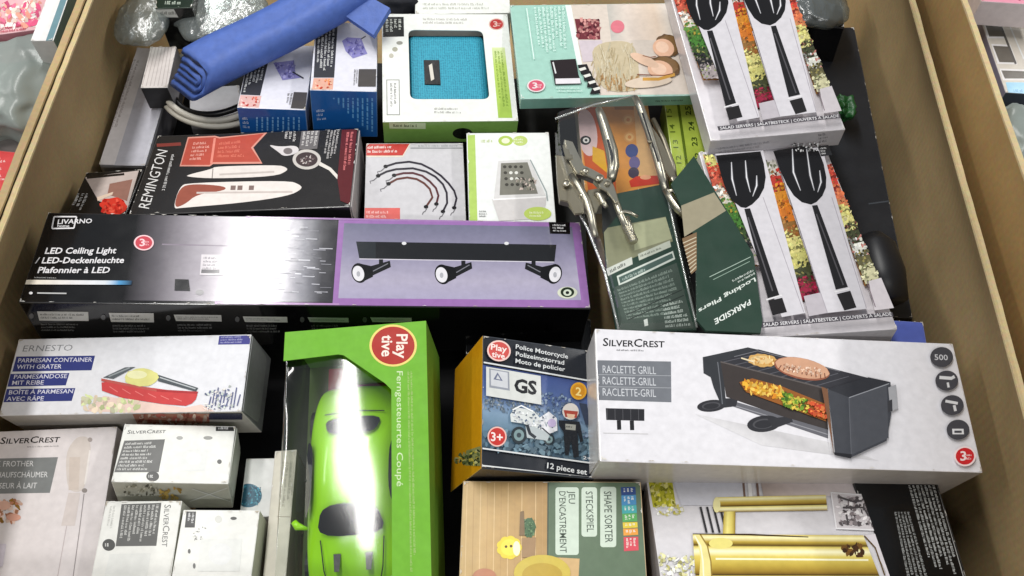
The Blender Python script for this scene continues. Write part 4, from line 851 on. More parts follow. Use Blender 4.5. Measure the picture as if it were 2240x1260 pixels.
# ------------------------------------------------------------------ speaker carton with a cut-out window
def slab(name, x0, x1, y0, y1, z0, z1, col, finish, parent):
    V = [(x, y, z) for z in (z0, z1) for y in (y0, y1) for x in (x0, x1)]
    F = [(0, 2, 3, 1), (4, 5, 7, 6), (0, 1, 5, 4), (2, 6, 7, 3), (0, 4, 6, 2), (1, 3, 7, 5)]
    return mesh_obj(name, V, F, finish, parent, cols=[lin(col)]*6)
def rounded_quad(q, r, n=6):
    """rounded corners for a local quad TL TR BR BL"""
    out = []
    for i in range(4):
        p, a, c = Vector(q[i]), Vector(q[i-1]), Vector(q[(i+1) % 4])
        pa, pc = p+(a-p).normalized()*r, p+(c-p).normalized()*r
        for k in range(n):
            s = k/(n-1); out.append(((1-s)**2*pa+2*s*(1-s)*p+s*s*pc, i))
    return out
b = Pack('speaker', 'speaker_carton', 'white carton with square window showing a turquoise speaker, green front', 'carton', body=False, finish='gloss_print')
hw, hh, t = b.w/2, b.h/2, b.t; WHT = (232, 234, 228)
hole = rounded_quad([b.pt(893, 65), b.pt(1056, 67), b.pt(1071, 217), b.pt(897, 217)], .008)
corner = [(-hw, hh), (hw, hh), (hw, -hh), (-hw, -hh)]
V = [(p.x, p.y, t) for p, _ in hole]+[(x, y, t) for x, y in corner]+[(p.x, p.y, t-.0009) for p, _ in hole]
n = len(hole); F = []
for i in range(n):
    j = (i+1) % n; ci, cj = hole[i][1], hole[j][1]
    F.append((i, n+ci, j)[::-1] if ci == cj else (i, n+ci, n+cj, j)[::-1]); F.append((i, j, n+4+j, n+4+i))
o = mesh_obj('window_panel', V, F, 'gloss_print', b.root, cols=[lin(WHT)]*len(F))
bm = bmesh.new(); bm.from_mesh(o.data); bmesh.ops.recalc_face_normals(bm, faces=bm.faces[:])
if sum(f.normal.z*f.calc_area() for f in bm.faces) < 0: bmesh.ops.reverse_faces(bm, faces=bm.faces[:])
bm.to_mesh(o.data); bm.free()
GRN = (122, 164, 78)
slab('front_panel', -hw, hw, -hh, -hh+.0008, 0, t-.0002, GRN, 'gloss_print', b.root); slab('back_panel', -hw, hw, hh-.0008, hh, 0, t-.0002, WHT, 'gloss_print', b.root)
slab('side_panel', -hw, -hw+.0008, -hh+.001, hh-.001, 0, t-.0002, WHT, 'gloss_print', b.root); slab('side_panel', hw-.0008, hw, -hh+.001, hh-.001, 0, t-.0002, GRN, 'gloss_print', b.root)
slab('base_panel', -hw+.001, hw-.001, -hh+.001, hh-.001, 0, .001, (60, 60, 56), 'matte_print', b.root)
b.poly([(838, 37), (883, 37), (884, 80), (838, 81)], (30, 32, 30), 'corner_tab'); b.small([(842, 42), (879, 42), (880, 76), (842, 77)], 3, (206, 210, 200), 4, vert=True)
b.badge(1086, 53, 17, 13, (176, 56, 54), (214, 180, 170)); b.grad([(1076, 104), (1104, 104), (1121, 258), (1090, 258)], [(0, (214, 226, 170)), (.25, (184, 208, 104)), (1, (164, 196, 84))], 'lime_band', vert=True); b.small([(1080, 112), (1100, 112), (1116, 252), (1094, 252)], 3, (110, 140, 50), 5, vert=True)
b.poly([(845, 174), (874, 174), (875, 252), (846, 252)], (150, 152, 146), 'number_label'); b.poly([(847, 176), (872, 176), (873, 250), (848, 250)], (236, 236, 232), 'number_label'); b.small([(852, 182), (868, 182), (869, 244), (853, 244)], 1, (90, 92, 88), 7, vert=True)
b.small([(925, 38), (1030, 39), (1030, 54), (925, 53)], 2, (180, 176, 170), 6); b.small([(950, 234), (1020, 235), (1020, 250), (950, 249)], 2, (170, 168, 164), 8); b.ell(864, 108, 6, 5, (170, 168, 150)); b.ell(874, 94, 7, 4, (150, 150, 140)); b.ell(856, 122, 5, 5, (190, 186, 170))
b.poly([(851, 268), (931, 269), (931, 282), (852, 281)], (196, 214, 170), 'spec_label', 'front'); b.small([(860, 270), (924, 271), (924, 280), (860, 279)], 1, (60, 70, 40), 9, 'front'); b.ell(1012, 292, 22, 12, (16, 20, 14), 'hanger_hole', 'front'); b.done()
sp = tag(empty('speaker', b.M), 'turquoise fabric speaker with black tag inside the window carton', 'speaker')
bm = bmesh.new(); bmesh.ops.create_cube(bm, size=1)
cx = sum(p.x for p, _ in hole)/n; cy = sum(p.y for p, _ in hole)/n
for v in bm.verts: v.co = Vector((cx+v.co.x*.088, cy+v.co.y*.104, .003+(v.co.z+.5)*(t-.010)))
bmesh.ops.bevel(bm, geom=bm.edges[:], offset=.008, segments=4, profile=.5, affect='EDGES'); bm_obj('fabric_body', bm, 'cyan_mesh', sp, True)
def spx(x, y, dz): 
    o_ = b.Mi @ CAMPOS; d = b.Mi.to_3x3() @ ray(x, y); return o_+d*((t-.007+dz-o_.z)/d.z)
bm = plate([spx(*p, .0) for p in ((927, 132), (961, 132), (964, 187), (929, 186))], t-.0072, t-.0058); bm_obj('black_tag', bm, 'black_plastic', sp)
pts = [spx(*p, .0) for p in ((938, 145), (945, 141), (950, 175), (943, 179))]; bm = plate(pts, t-.0058, t-.0054, 0); bm_obj('tag_mark', bm, 'white_rubber', sp)

# ------------------------------------------------------------------ mint foot-care carton
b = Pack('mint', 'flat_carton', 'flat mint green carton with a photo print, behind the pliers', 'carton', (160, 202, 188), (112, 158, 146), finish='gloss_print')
A = lambda x, y: (1100+x/4.846, y/4.846)
AP = lambda pts: [A(*p) for p in pts]
F_ = 'people_picture'
b.poly(AP([(700, 45), (1800, 25), (2010, 1000), (1030, 1010), (900, 800), (830, 690)]), (214, 202, 190), F_); b.grad(AP([(1100, 45), (1790, 30), (1900, 420), (1150, 430)]), [(0, (190, 186, 178)), (.3, (222, 208, 196)), (.7, (226, 206, 186)), (1, (230, 226, 220))], F_)
b.poly(AP([(660, 55), (722, 55), (840, 690), (790, 690)]), (230, 238, 234), F_); b.poly(AP([(760, 200), (1022, 205), (1034, 420), (800, 420)]), (112, 48, 56), F_); b.mosaic(AP([(770, 200), (1020, 210), (1030, 410), (800, 410)]), [(150, 80, 84), (80, 30, 38), (196, 140, 134)], 30, 8, 3, F_); b.poly(AP([(800, 430), (1050, 430), (1080, 640), (850, 660)]), (204, 192, 198), F_)
b.ell(*A(1215, 285), 15, 14, (214, 120, 132), F_)
rr = random.Random(4)
b.poly(AP([(940, 470), (1330, 420), (1430, 560), (1440, 800), (1500, 960), (1060, 990), (960, 700)]), (196, 182, 152), F_, soft=2)
for i in range(110):
    x, y = rr.uniform(960, 1390), rr.uniform(450, 880); dx = rr.uniform(-40, 40); c = rr.choice([(184, 168, 134), (202, 190, 162), (176, 158, 122), (196, 182, 150), (188, 182, 158), (208, 198, 172)]); b.line(AP([(x, y), (x+dx*.4, y+45), (x+dx, min(y+95, 985))]), rr.uniform(1.2, 2.6), c, F_)
for i in range(60):
    x, y = rr.uniform(1030, 1440), rr.uniform(790, 930); c = rr.choice([(168, 132, 88), (150, 114, 72), (190, 156, 108)]); b.line(AP([(x, y), (x+rr.uniform(-20, 20), y+50)]), rr.uniform(1.2, 2.6), c, F_)
for hx, hy, rx, ry, rt in ((1715, 505, 29, 24, 20), (1680, 735, 34, 24, 14)):
    x0, y0 = A(hx, hy); b.ell(x0+7, y0-3, rx, ry, (104, 78, 52), F_, rot=rt, wob=.06); b.ell(x0+10, y0-6, rx*.8, ry*.75, (128, 98, 64), F_, rot=rt, wob=.08); b.ell(x0-3, y0+3, rx*.82, ry*.82, (230, 184, 154), F_, rot=rt); b.ell(x0-6, y0+1, rx*.5, ry*.5, (240, 204, 178), F_, rot=rt)
b.ell(*A(1500, 650), 34, 10, (224, 190, 164), F_, rot=24); b.ell(*A(1540, 880), 52, 12, (214, 196, 176), F_, rot=-6)
b.line(AP([(1480, 850), (1650, 850), (1820, 800)]), 7, (200, 150, 70), F_); b.line(AP([(1480, 600), (1560, 620), (1620, 610)]), 2, (140, 90, 60), F_); b.line(AP([(1420, 800), (1700, 812), (1800, 790)]), 2, (120, 70, 50), F_)
D_ = 'device_picture'
b.poly(AP([(500, 650), (770, 635), (800, 800), (835, 900), (550, 910), (535, 810)]), (40, 32, 34), D_); b.poly(AP([(555, 845), (815, 840), (825, 895), (560, 900)]), (224, 220, 224), D_); b.line(AP([(530, 670), (560, 790)]), 3, (220, 220, 220), D_)
for i in range(4): b.poly(AP([(790+i*55, 700+i*75), (890+i*40, 690+i*75), (930+i*35, 790+i*70), (830+i*30, 800+i*70)]), (34, 32, 32), D_); b.poly(AP([(800+i*50, 740+i*70), (870+i*50, 720+i*70), (885+i*50, 745+i*70), (820+i*50, 765+i*70)]), (222, 222, 214), D_)
b.badge(*A(352, 920), 20, 14, (206, 90, 112), (226, 214, 214)); b.small(AP([(320, 90), (660, 80), (680, 560), (380, 600)]), 3, (214, 238, 230), 6, vert=True); b.line(AP([(252, 100), (330, 640)]), 2, (222, 240, 234)); b.small(AP([(560, 930), (880, 930), (890, 990), (580, 990)]), 2, (200, 226, 216), 7)
b.small(AP([(1420, 10), (1700, 5), (1700, 45), (1420, 50)]), 2, (110, 100, 84), 8); b.small([(1430, 210), (1500, 208), (1502, 222), (1434, 224)], 1, (50, 60, 56), 9, 'front'); b.done()
b = Pack('backwh', 'white_carton', 'white carton edge showing behind the speaker carton at the top', 'carton', (226, 228, 222), (206, 208, 198), finish='satin_print'); b.small([(925, 5), (1105, 5), (1105, 22), (925, 22)], 2, (170, 172, 160), 4); b.done()

# ------------------------------------------------------------------ two blue and white cartons
b = Pack('blue1', 'blue_carton', 'blue and white carton with a violet clip picture, left one of the pair', 'carton', (222, 221, 230), (28, 88, 160), (150, 160, 186), finish='gloss_print', group='blue and white cartons')
b.poly([(549, 98), (596, 98), (569, 209), (526, 207)], (58, 58, 62), 'name_band'); b.small([(552, 102), (592, 102), (566, 205), (530, 204)], 3, (214, 214, 212), 3, vert=True, dens=.8)
b.poly([(526, 208), (572, 210), (566, 236), (520, 234)], (220, 176, 170), 'red_tab'); b.mosaic([(530, 212), (568, 213), (564, 232), (525, 231)], [(196, 60, 56), (236, 206, 200), (210, 110, 90)], 16, 5, 4, 'red_tab')
b.poly([(598, 138), (643, 132), (646, 160), (661, 170), (618, 176)], (142, 138, 194), 'clip_picture'); b.mosaic([(602, 140), (642, 136), (646, 168), (616, 172)], [(122, 118, 182), (168, 164, 212), (110, 106, 166)], 24, 6, 5, 'clip_picture'); b.line([(640, 158), (664, 172)], 3, (60, 60, 70), 'clip_picture')
b.poly([(643, 202), (672, 203), (670, 239), (636, 237)], (78, 74, 72), 'info_label'); b.small([(628, 205), (642, 205), (636, 236), (624, 235)], 2, (110, 108, 106), 6, vert=True); rr = random.Random(7)
for i in range(9):
    x = 562+i*11.5; y = 256
    while y < 284: d = rr.uniform(3, 9); b.line([(x, y), (x+.3, min(y+d, 286))], 3.4, (120, 172, 220), 'back_text', 'front'); y += d+rr.uniform(1, 2.5)
b.small([(530, 254), (550, 255), (550, 282), (532, 281)], 3, (190, 206, 230), 8, 'front'); b.done()
b = Pack('blue2', 'blue_carton', 'blue and white carton beside the speaker carton, taller right one of the pair', 'carton', (222, 221, 230), (28, 92, 164), (120, 140, 176), finish='gloss_print', group='blue and white cartons')
b.poly([(692, 58), (739, 50), (731, 170), (686, 170)], (58, 58, 62), 'name_band'); b.small([(695, 62), (735, 55), (727, 166), (690, 166)], 3, (214, 214, 212), 9, vert=True, dens=.8); b.poly([(686, 171), (730, 171), (728, 196), (682, 198)], (222, 170, 150), 'red_tab'); b.mosaic([(690, 174), (726, 174), (724, 193), (688, 194)], [(206, 80, 56), (236, 196, 170), (226, 140, 90)], 16, 5, 4, 'red_tab')
b.poly([(748, 90), (760, 82), (790, 84), (800, 110), (804, 118), (772, 128), (756, 112)], (144, 140, 196), 'clip_picture'); b.mosaic([(754, 88), (788, 88), (798, 118), (764, 120)], [(122, 118, 182), (168, 164, 212), (110, 106, 166)], 24, 6, 6, 'clip_picture'); b.line([(790, 86), (800, 80)], 2, (70, 70, 76), 'clip_picture')
b.poly([(785, 152), (823, 152), (822, 190), (783, 190)], (80, 76, 74), 'info_label'); b.small([(774, 152), (784, 152), (782, 190), (772, 190)], 2, (110, 108, 106), 5, vert=True)
for i in range(9):
    x = 730+i*10.5; y = 214
    while y < 286: d = rr.uniform(3, 12); b.line([(x, y), (x+.4, min(y+d, 288))], 3.4, (104, 166, 218), 'back_text', 'front'); y += d+rr.uniform(1, 3)
b.small([(692, 238), (716, 236), (718, 262), (694, 264)], 3, (190, 206, 230), 8, 'front'); b.done()

# ------------------------------------------------------------------ toy car in its window box
LIME = (112, 176, 50)
b = Pack('toy', 'toy_car_box', 'tall bright green window box holding a lime toy car', 'box', body=False, finish='matte_print')
hw, hh, t = b.w/2, b.h/2, b.t
outer = [(-hw, hh), (hw, hh), (hw, -hh)]
inn = [b.pt(*p) for p in ((858, 1400), (856, 852), (842, 838), (752, 777), (740, 775), (600, 791))]
pts = outer+[(inn[0].x, -hh)]+[(p.x, p.y) for p in inn[1:-1]]+[(-hw, inn[-1].y)]
bm = plate(pts, t-.0008, t, 0)
me = bpy.data.meshes.new('front_panel'); bm.to_mesh(me); bm.free(); ca = me.color_attributes.new('Col', 'FLOAT_COLOR', 'CORNER'); ca.data.foreach_set('color', list(lin(LIME))*len(me.loops)); me.materials.append(MAT['matte_print'])
o = bpy.data.objects.new('front_panel', me); COL.objects.link(o); o.parent = b.root
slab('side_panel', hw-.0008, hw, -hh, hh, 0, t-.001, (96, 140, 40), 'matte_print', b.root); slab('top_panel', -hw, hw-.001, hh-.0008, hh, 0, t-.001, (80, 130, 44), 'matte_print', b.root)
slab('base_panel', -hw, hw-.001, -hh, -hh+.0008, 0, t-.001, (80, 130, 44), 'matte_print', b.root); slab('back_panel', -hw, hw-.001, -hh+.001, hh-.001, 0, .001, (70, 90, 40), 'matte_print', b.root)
slab('card_insert', -hw*.62, hw*.72, hh-.055, hh-.012, .001, .022, (150, 54, 62), 'matte_print', b.root)
slab('card_insert', -hw*.3, hw*.8, hh-.030, hh-.004, .024, .05, (104, 160, 40), 'matte_print', b.root)
NX, NY = 14, 18; V, F = [], []
for j in range(NY+1):
    y = -hh+.001+(2*hh-.002)*j/NY; tw = math.radians(.2+(y+.09)/.17*4.0)      # the film sits slightly twisted in the frame
    V.append((-hw+.0004, y, .002)); V.append((-hw+.0004, y, t-.006))
    for i in range(NX+1):
        x = -hw+.0025+(2*hw-.005)*i/NX; V.append((x, y, t-.0052-x*math.tan(tw)-.42*x*x*(1+(6 if y > 0 else 3)*(y/hh)**2)-.05*y*y+.00025*noise.noise(Vector((x*34, y*16, 3)))))
m_ = NX+3
for j in range(NY):
    for i in range(m_-1): F.append((j*m_+i, j*m_+i+1, (j+1)*m_+i+1, (j+1)*m_+i)[::-1])
mesh_obj('clear_window', V, F, 'clear_window', b.root, True)
b.ell(860, 756, 52, 46, (232, 210, 120), 'brand_badge', n=40); b.ell(860, 756, 47, 41.5, (172, 52, 44), 'brand_badge', n=40)
b.text('Play', (868, 731), (867, 784), (892, 731), (240, 226, 214), .02, part='brand_badge'); b.text('tive', (836, 733), (835, 780), (860, 733), (240, 226, 214), .02, part='brand_badge')
b.text('Ferngesteuertes Coupé', (868, 812), (868, 1064), (881, 812), (206, 226, 180), .004); b.small([(890, 812), (903, 812), (912, 1258), (896, 1258)], 2, (170, 200, 120), 5, vert=True, fill=1)
b.done()

car = tag(empty('toy_car', b.M @ Matrix.Translation((-.007, -.012, .004))), 'lime green toy car with black windows inside the green box', 'toy car')
sec = [(.092, .028, .014, .026, .028, .020), (.086, .036, .011, .034, .037, .027), (.060, .0405, .010, .039, .045, .030), (.040, .0415, .010, .041, .058, .029), (.012, .042, .010, .041, .066, .028), (-.016, .042, .010, .041, .064, .028), (-.044, .042, .010, .040, .048, .030), (-.070, .041, .010, .036, .040, .032), (-.088, .037, .010, .031, .034, .027), (-.095, .029, .014, .024, .026, .020)]
V, F = [], []; m = 10
for y, a, zl, zs, zr, rh in sec:
    half = [(a*.9, zl), (a*1.02, (zl+zs)*.5), (a*.97, zs), (rh*1.04, zr-.004), (rh*.6, zr)]
    V += [(x, y, z) for x, z in half]+[(-x, y, z) for x, z in reversed(half)]
for i in range(len(sec)-1):
    for k in range(m): F.append((i*m+k, i*m+(k+1) % m, (i+1)*m+(k+1) % m, (i+1)*m+k))
F += [tuple(range(m-1, -1, -1)), tuple((len(sec)-1)*m+k for k in range(m))]
o = mesh_obj('car_body', V, F, 'lime_paint', car, True); sm = o.modifiers.new('s', 'SUBSURF'); sm.levels = sm.render_levels = 2
def glass(name, pts, mat='dark_glass', soft=2):
    pts = [Vector(p) for p in pts]
    for _ in range(soft): pts = [q for i, a in enumerate(pts) for q in (a*.8+pts[(i+1) % len(pts)]*.2, a*.2+pts[(i+1) % len(pts)]*.8)]
    return mesh_obj(name, pts, [tuple(range(len(pts)))], mat, car)
glass('windscreen', [(-.022, -.022, .0648), (.022, -.022, .0648), (.029, -.045, .0502), (-.029, -.045, .0502)]); glass('rear_window', [(.020, .037, .0608), (-.020, .037, .0608), (-.025, .056, .0492), (.025, .056, .0492)])
def seam(pts): 
    V, F = tube(pts, .0005, 5); mesh_obj('panel_gap', V, F, 'rubber', car)
seam([(-.026, -.047, .0488), (-.024, -.070, .0425), (-.020, -.086, .0372)]); seam([(.026, -.047, .0488), (.024, -.070, .0425), (.020, -.086, .0372)]); seam([(-.026, .060, .0468), (0, .062, .0476), (.026, .060, .0468)])
for s in (-1, 1):
    glass('side_window', [(s*.0322, .030, .0588), (s*.0316, -.016, .0622), (s*.0405, -.034, .0462), (s*.041, .038, .0455)][::s])
    glass('head_lamp', [(s*.018, -.0865, .0392), (s*.032, -.0835, .0378), (s*.034, -.0765, .0396), (s*.024, -.0790, .0412)][::-s], 'head_lamp', 1)
    Vt, Ft = tube([(s*.038, -.036, .045), (s*.046, -.034, .047), (s*.049, -.030, .0475)], [.0012, .0034, .0026], 10); mesh_obj('wing_mirror', Vt, Ft, 'lime_paint', car, True)
    bm = plate([(s*.010, -.058), (s*.016, -.058), (s*.015, -.072), (s*.011, -.072)], .0440, .0449, 0); bm_obj('bonnet_vent', bm, 'black_plastic', car)
    seam([(s*.0418, .004, .046), (s*.0432, .004, .030), (s*.0425, .004, .014)])
    for y in (.058, -.062):
        Vt, Ft = tube([(s*.030, y, .013), (s*.0435, y, .013)], .0165, 20); w_ = mesh_obj('wheel', Vt, Ft, 'rubber', car)
        Vt, Ft = tube([(s*.0432, y, .013), (s*.0442, y, .013)], .010, 14); mesh_obj('rim', Vt, Ft, 'steel', w_)
bm = plate([(-.030, -.0905), (.030, -.0905), (.026, -.0965), (-.026, -.0965)], .018, .034); bm_obj('grille', bm, 'black_plastic', car)
bm = plate([(-.012, -.0935), (.012, -.0935), (.012, -.098), (-.012, -.098)], .0345, .0352); bm_obj('number_plate', bm, 'white_rubber', car)
bm = plate([(-.034, -.0915), (.034, -.0915), (.030, -.0985), (-.030, -.0985)], .006, .016); bm_obj('bumper', bm, 'red_plastic', car)

# ------------------------------------------------------------------ locking pliers in clear shells
def shell(b, px, z0, z1, name='clear_shell', inset=.003):
    base = [b.pt(*p) for p in px]; c = sum(base, Vector())/len(base); n = len(base)
    V = []
    for p in base: V.append((p.x, p.y, z0))
    for p in base: q = p+(c-p).normalized()*inset*.2; V.append((q.x, q.y, z0+(z1-z0)*.8))
    for p in base: q = p+(c-p).normalized()*inset; V.append((q.x, q.y, z1))
    F = []
    for r in range(2):
        for i in range(n): F.append((r*n+i, r*n+(i+1) % n, (r+1)*n+(i+1) % n, (r+1)*n+i))
    F.append(tuple(2*n+i for i in range(n)))
    return mesh_obj(name, V, F, 'clear_shell', b.root)
FR['ply1'] = (0.1083, 0.0801, 0.0200, 1.66, 4.15, 8.89, 0.0791, 0.2692, 0.0030)
FR['ply2'] = (0.1892, 0.0303, 0.0460, -1.0, 1.0, 18.0, 0.0620, 0.1998, 0.0030)
b2 = Pack('ply2', 'pliers_pack', 'green hanging card pack lying upside down over the server carton edge', 'pack', body=False, finish='satin_print')
GR = (24, 54, 40)
card2 = [(1468, 402), (1518, 341), (1560, 410), (1648, 556), (1668, 700), (1664, 728), (1544, 723), (1524, 700), (1522, 520)]
bm = plate([b2.pt(*p) for p in card2], 0, b2.t, 0)
def colored(bm, name, col, b, finish='satin_print'):
    me = bpy.data.meshes.new(name); bm.to_mesh(me); bm.free(); ca = me.color_attributes.new('Col', 'FLOAT_COLOR', 'CORNER'); ca.data.foreach_set('color', list(lin(col))*len(me.loops)); me.materials.append(MAT[finish])
    o = bpy.data.objects.new(name, me); COL.objects.link(o); o.parent = b.root; return o
colored(bm, 'backing_card', GR, b2)
b2.dim = (1, 1, b2.t)
b2.poly([(1490, 450), (1562, 421), (1588, 461), (1497, 518)], (150, 142, 118), 'beige_label'); b2.poly([(1492, 522), (1524, 508), (1524, 590), (1512, 600)], (122, 96, 66), 'hatched_label')
for i in range(9): b2.line([(1494+i*2, 532+i*8), (1523, 519+i*8)], 2, (196, 186, 160), 'hatched_label')
b2.text('PARKSIDE', (1640, 655), (1562, 699), (1643, 666), (226, 232, 226), .02); b2.text('Locking Pliers', (1651, 607), (1527, 677), (1654, 615), (214, 222, 214), .02)
b2.small([(1646, 588), (1592, 616), (1598, 629), (1652, 601)], 2, (206, 214, 206), 5); b2.line([(1642, 562), (1552, 606)], 1.6, (160, 180, 166)); b2.line([(1640, 572), (1560, 612)], 1.4, (140, 164, 148)); b2.done()
b1 = Pack('ply1', 'pliers_pack', 'clear clamshell pack with beige label and grey small print card', 'pack', body=False, finish='satin_print')
b1.dim = (1, 1, b1.t)
card1 = [(1316, 430), (1454, 402), (1524, 722), (1349, 728), (1326, 590)]
colored(plate([b1.pt(*p) for p in card1], 0, b1.t, 0), 'backing_card', (26, 56, 44), b1)
b1.poly([(1320, 500), (1456, 474), (1472, 528), (1328, 588)], (134, 134, 106), 'beige_label'); b1.poly([(1386, 490), (1456, 475), (1470, 522), (1388, 548)], (172, 174, 140), 'beige_label'); b1.poly([(1318, 512), (1352, 470), (1350, 430), (1316, 440)], (20, 22, 22), 'beige_label')
b1.poly([(1326, 588), (1382, 562), (1384, 578), (1330, 604)], (206, 208, 200), 'white_strip'); b1.small([(1332, 588), (1380, 565), (1382, 576), (1336, 599)], 1, (60, 64, 60), 3); b1.poly([(1395, 556), (1465, 526), (1468, 540), (1398, 570)], (196, 200, 186), 'white_strip'); b1.small([(1400, 557), (1462, 531), (1464, 539), (1402, 564)], 1, (90, 94, 84), 4)
b1.poly([(1349, 604), (1472, 549), (1477, 567), (1354, 626)], (206, 212, 204), 'white_strip'); b1.poly([(1353, 607), (1470, 554), (1473, 564), (1357, 620)], (70, 92, 86), 'white_strip'); b1.small([(1360, 606), (1420, 580), (1422, 590), (1363, 616)], 1, (176, 190, 182), 5)
b1.poly([(1345, 628), (1480, 575), (1518, 718), (1356, 724)], (64, 78, 70), 'text_panel'); b1.small([(1350, 632), (1478, 582), (1504, 684), (1372, 700)], 10, (138, 152, 142), 6, fill=1.0); b1.small([(1450, 664), (1506, 650), (1514, 714), (1456, 718)], 5, (190, 200, 192), 7); b1.line([(1368, 690), (1492, 634)], 2, (30, 38, 34)); b1.line([(1374, 700), (1496, 646)], 2, (30, 38, 34)); b1.poly([(1408, 700), (1416, 697), (1418, 712), (1410, 714)], (214, 218, 212)); b1.done()

def plier(b, name, label, parts):
    root = tag(empty(name, b.M), label, 'pliers', 'locking pliers')
    def L(x, y, dz):
        o_ = b.Mi @ CAMPOS; d = b.Mi.to_3x3() @ ray(x, y); return o_+d*((b.t+dz-o_.z)/d.z)
    for kind, nm, pts, a, c, mat in parts:
        if kind == 'knurl':
            A, Bq = L(*pts[0], a), L(*pts[1], a); k = 15
            V, F = tube([A+(Bq-A)*i/(k-1) for i in range(k)], [c*(1 if i % 2 else .82) for i in range(k)], 12); mesh_obj(nm, V, F, mat, root); continue
        if kind == 'tube': V, F = tube([L(x, y, a) for x, y in pts], c, 12); mesh_obj(nm, V, F, mat, root, True)
        elif kind == 'plate': bm_obj(nm, plate([L(x, y, a) for x, y in pts], b.t+a, b.t+c, .0008), mat, root)
        else:
            p = L(*pts[0], a); V, F = tube([p, p+Vector((0, 0, .0018)), p+Vector((0, 0, .0024))], [c, c, c*.5], 12); mesh_obj(nm, V, F, mat, root, True)
    return root
J = lambda pts: [(1200+x/3.94, 200+y/3.94) for x, y in pts]
plier(b1, 'locking_pliers', 'steel locking pliers in the left clear clamshell, over the cartoon book', [
    ('tube', 'fixed_handle', J([(430, 150), (455, 220), (500, 360), (545, 520), (560, 640), (540, 760)]), .012, [.0035, .0048, .0056, .0064, .006, .0045], 'steel'),
    ('tube', 'adjusting_screw', J([(520, 800), (570, 930), (620, 1060), (700, 1230)]), .010, [.0042, .0036, .0034, .0038], 'steel'),
    ('tube', 'release_lever', J([(600, 1060), (650, 1035), (700, 1045), (770, 1080)]), .012, [.002, .0018, .0018, .0014], 'steel'),
    ('tube', 'release_lever', J([(680, 1080), (700, 1160), (725, 1240)]), .012, [.002, .0025, .0025], 'steel'),
    ('plate', 'link_plate', J([(265, 690), (300, 650), (370, 680), (470, 735), (480, 775), (430, 790), (300, 730)]), .014, .017, 'steel'),
    ('plate', 'upper_jaw', J([(130, 450), (200, 470), (260, 600), (300, 680), (430, 780), (540, 790), (520, 860), (440, 860), (380, 800), (230, 740), (150, 600)]), .006, .013, 'steel'),
    ('plate', 'lower_jaw', J([(60, 590), (130, 600), (200, 720), (300, 880), (330, 960), (300, 1070), (230, 1080), (170, 1000), (90, 980), (70, 800)]), .002, .010, 'dark_steel'),
    ('plate', 'jaw_cheek', J([(170, 860), (250, 850), (310, 930), (300, 1060), (220, 1070), (165, 960)]), .0105, .0125, 'dark_steel'),
    ('tube', 'lower_handle', J([(190, 720), (260, 820), (330, 950), (370, 1080), (400, 1250)]), .011, [.003, .004, .0045, .004, .003], 'steel'),
    ('plate', 'spring_housing', J([(330, 880), (430, 860), (520, 820), (540, 900), (450, 980), (400, 1080), (350, 1000)]), .004, .010, 'dark_steel'),
    ('knurl', 'screw_knob', J([(670, 1165), (735, 1300)]), .010, .005, 'steel'), ('plate', 'handle_slot', J([(500, 420), (520, 415), (560, 560), (545, 640), (535, 560)]), .0176, .0184, 'dull_black'),
    ('plate', 'jaw_teeth', J([(120, 470), (140, 455), (155, 500), (175, 505), (185, 545), (205, 550), (210, 590), (150, 590)]), .0128, .0138, 'dark_steel'), ('tube', 'coil_spring', J([(400, 870), (440, 900), (470, 960), (500, 1000)]), .012, [.0022, .003, .003, .0022], 'steel'),
    ('plate', 'cam_lever', J([(440, 770), (520, 770), (560, 830), (600, 960), (570, 980), (500, 880), (430, 840)]), .0135, .0165, 'steel'), ('rivet', 'rivet', J([(505, 800)]), .0165, .003, 'dark_steel'),
    ('rivet', 'rivet', J([(155, 800)]), .0125, .0036, 'steel'), ('rivet', 'rivet', J([(318, 690)]), .017, .003, 'steel'), ('rivet', 'rivet', J([(440, 752)]), .017, .0036, 'steel'), ('rivet', 'rivet', J([(290, 900)]), .0125, .0026, 'steel')])
plier(b1, 'locking_pliers', 'steel locking pliers on the right, its long handle reaching over the green card', [
    ('tube', 'fixed_handle', J([(745, 50), (790, 140), (870, 360), (950, 620), (1010, 850)]), .014, [.0032, .0042, .0046, .0046, .0038], 'steel'),
    ('tube', 'adjusting_screw', J([(1010, 850), (1060, 930), (1120, 1010), (1200, 1090)]), .014, [.0034, .0042, .0046, .004], 'steel'),
    ('tube', 'release_lever', J([(1020, 860), (1080, 855), (1150, 870), (1235, 905)]), .016, [.0022, .002, .0018, .0014], 'steel'),
    ('plate', 'handle_channel', J([(880, 330), (950, 430), (1050, 640), (1090, 770), (1050, 790), (980, 700)]), .006, .012, 'dark_steel'),
    ('tube', 'lower_handle', J([(900, 240), (990, 420), (1070, 640), (1090, 760)]), .008, [.0025, .003, .003, .0025], 'dark_steel'),
    ('knurl', 'screw_knob', J([(1150, 1040), (1215, 1105)]), .014, .0054, 'steel'), ('plate', 'handle_slot', J([(800, 190), (815, 185), (950, 600), (940, 610)]), .0184, .0192, 'dull_black'),
    ('rivet', 'rivet', J([(1080, 760)]), .010, .004, 'steel'), ('rivet', 'rivet', J([(870, 440)]), .020, .0022, 'dark_steel')])
shell(b1, [(1214, 268), (1300, 240), (1394, 226), (1430, 335), (1460, 440), (1492, 585), (1523, 722), (1352, 726), (1322, 600), (1285, 505), (1240, 420), (1216, 340)], b1.t*.5, b1.t+.0185)

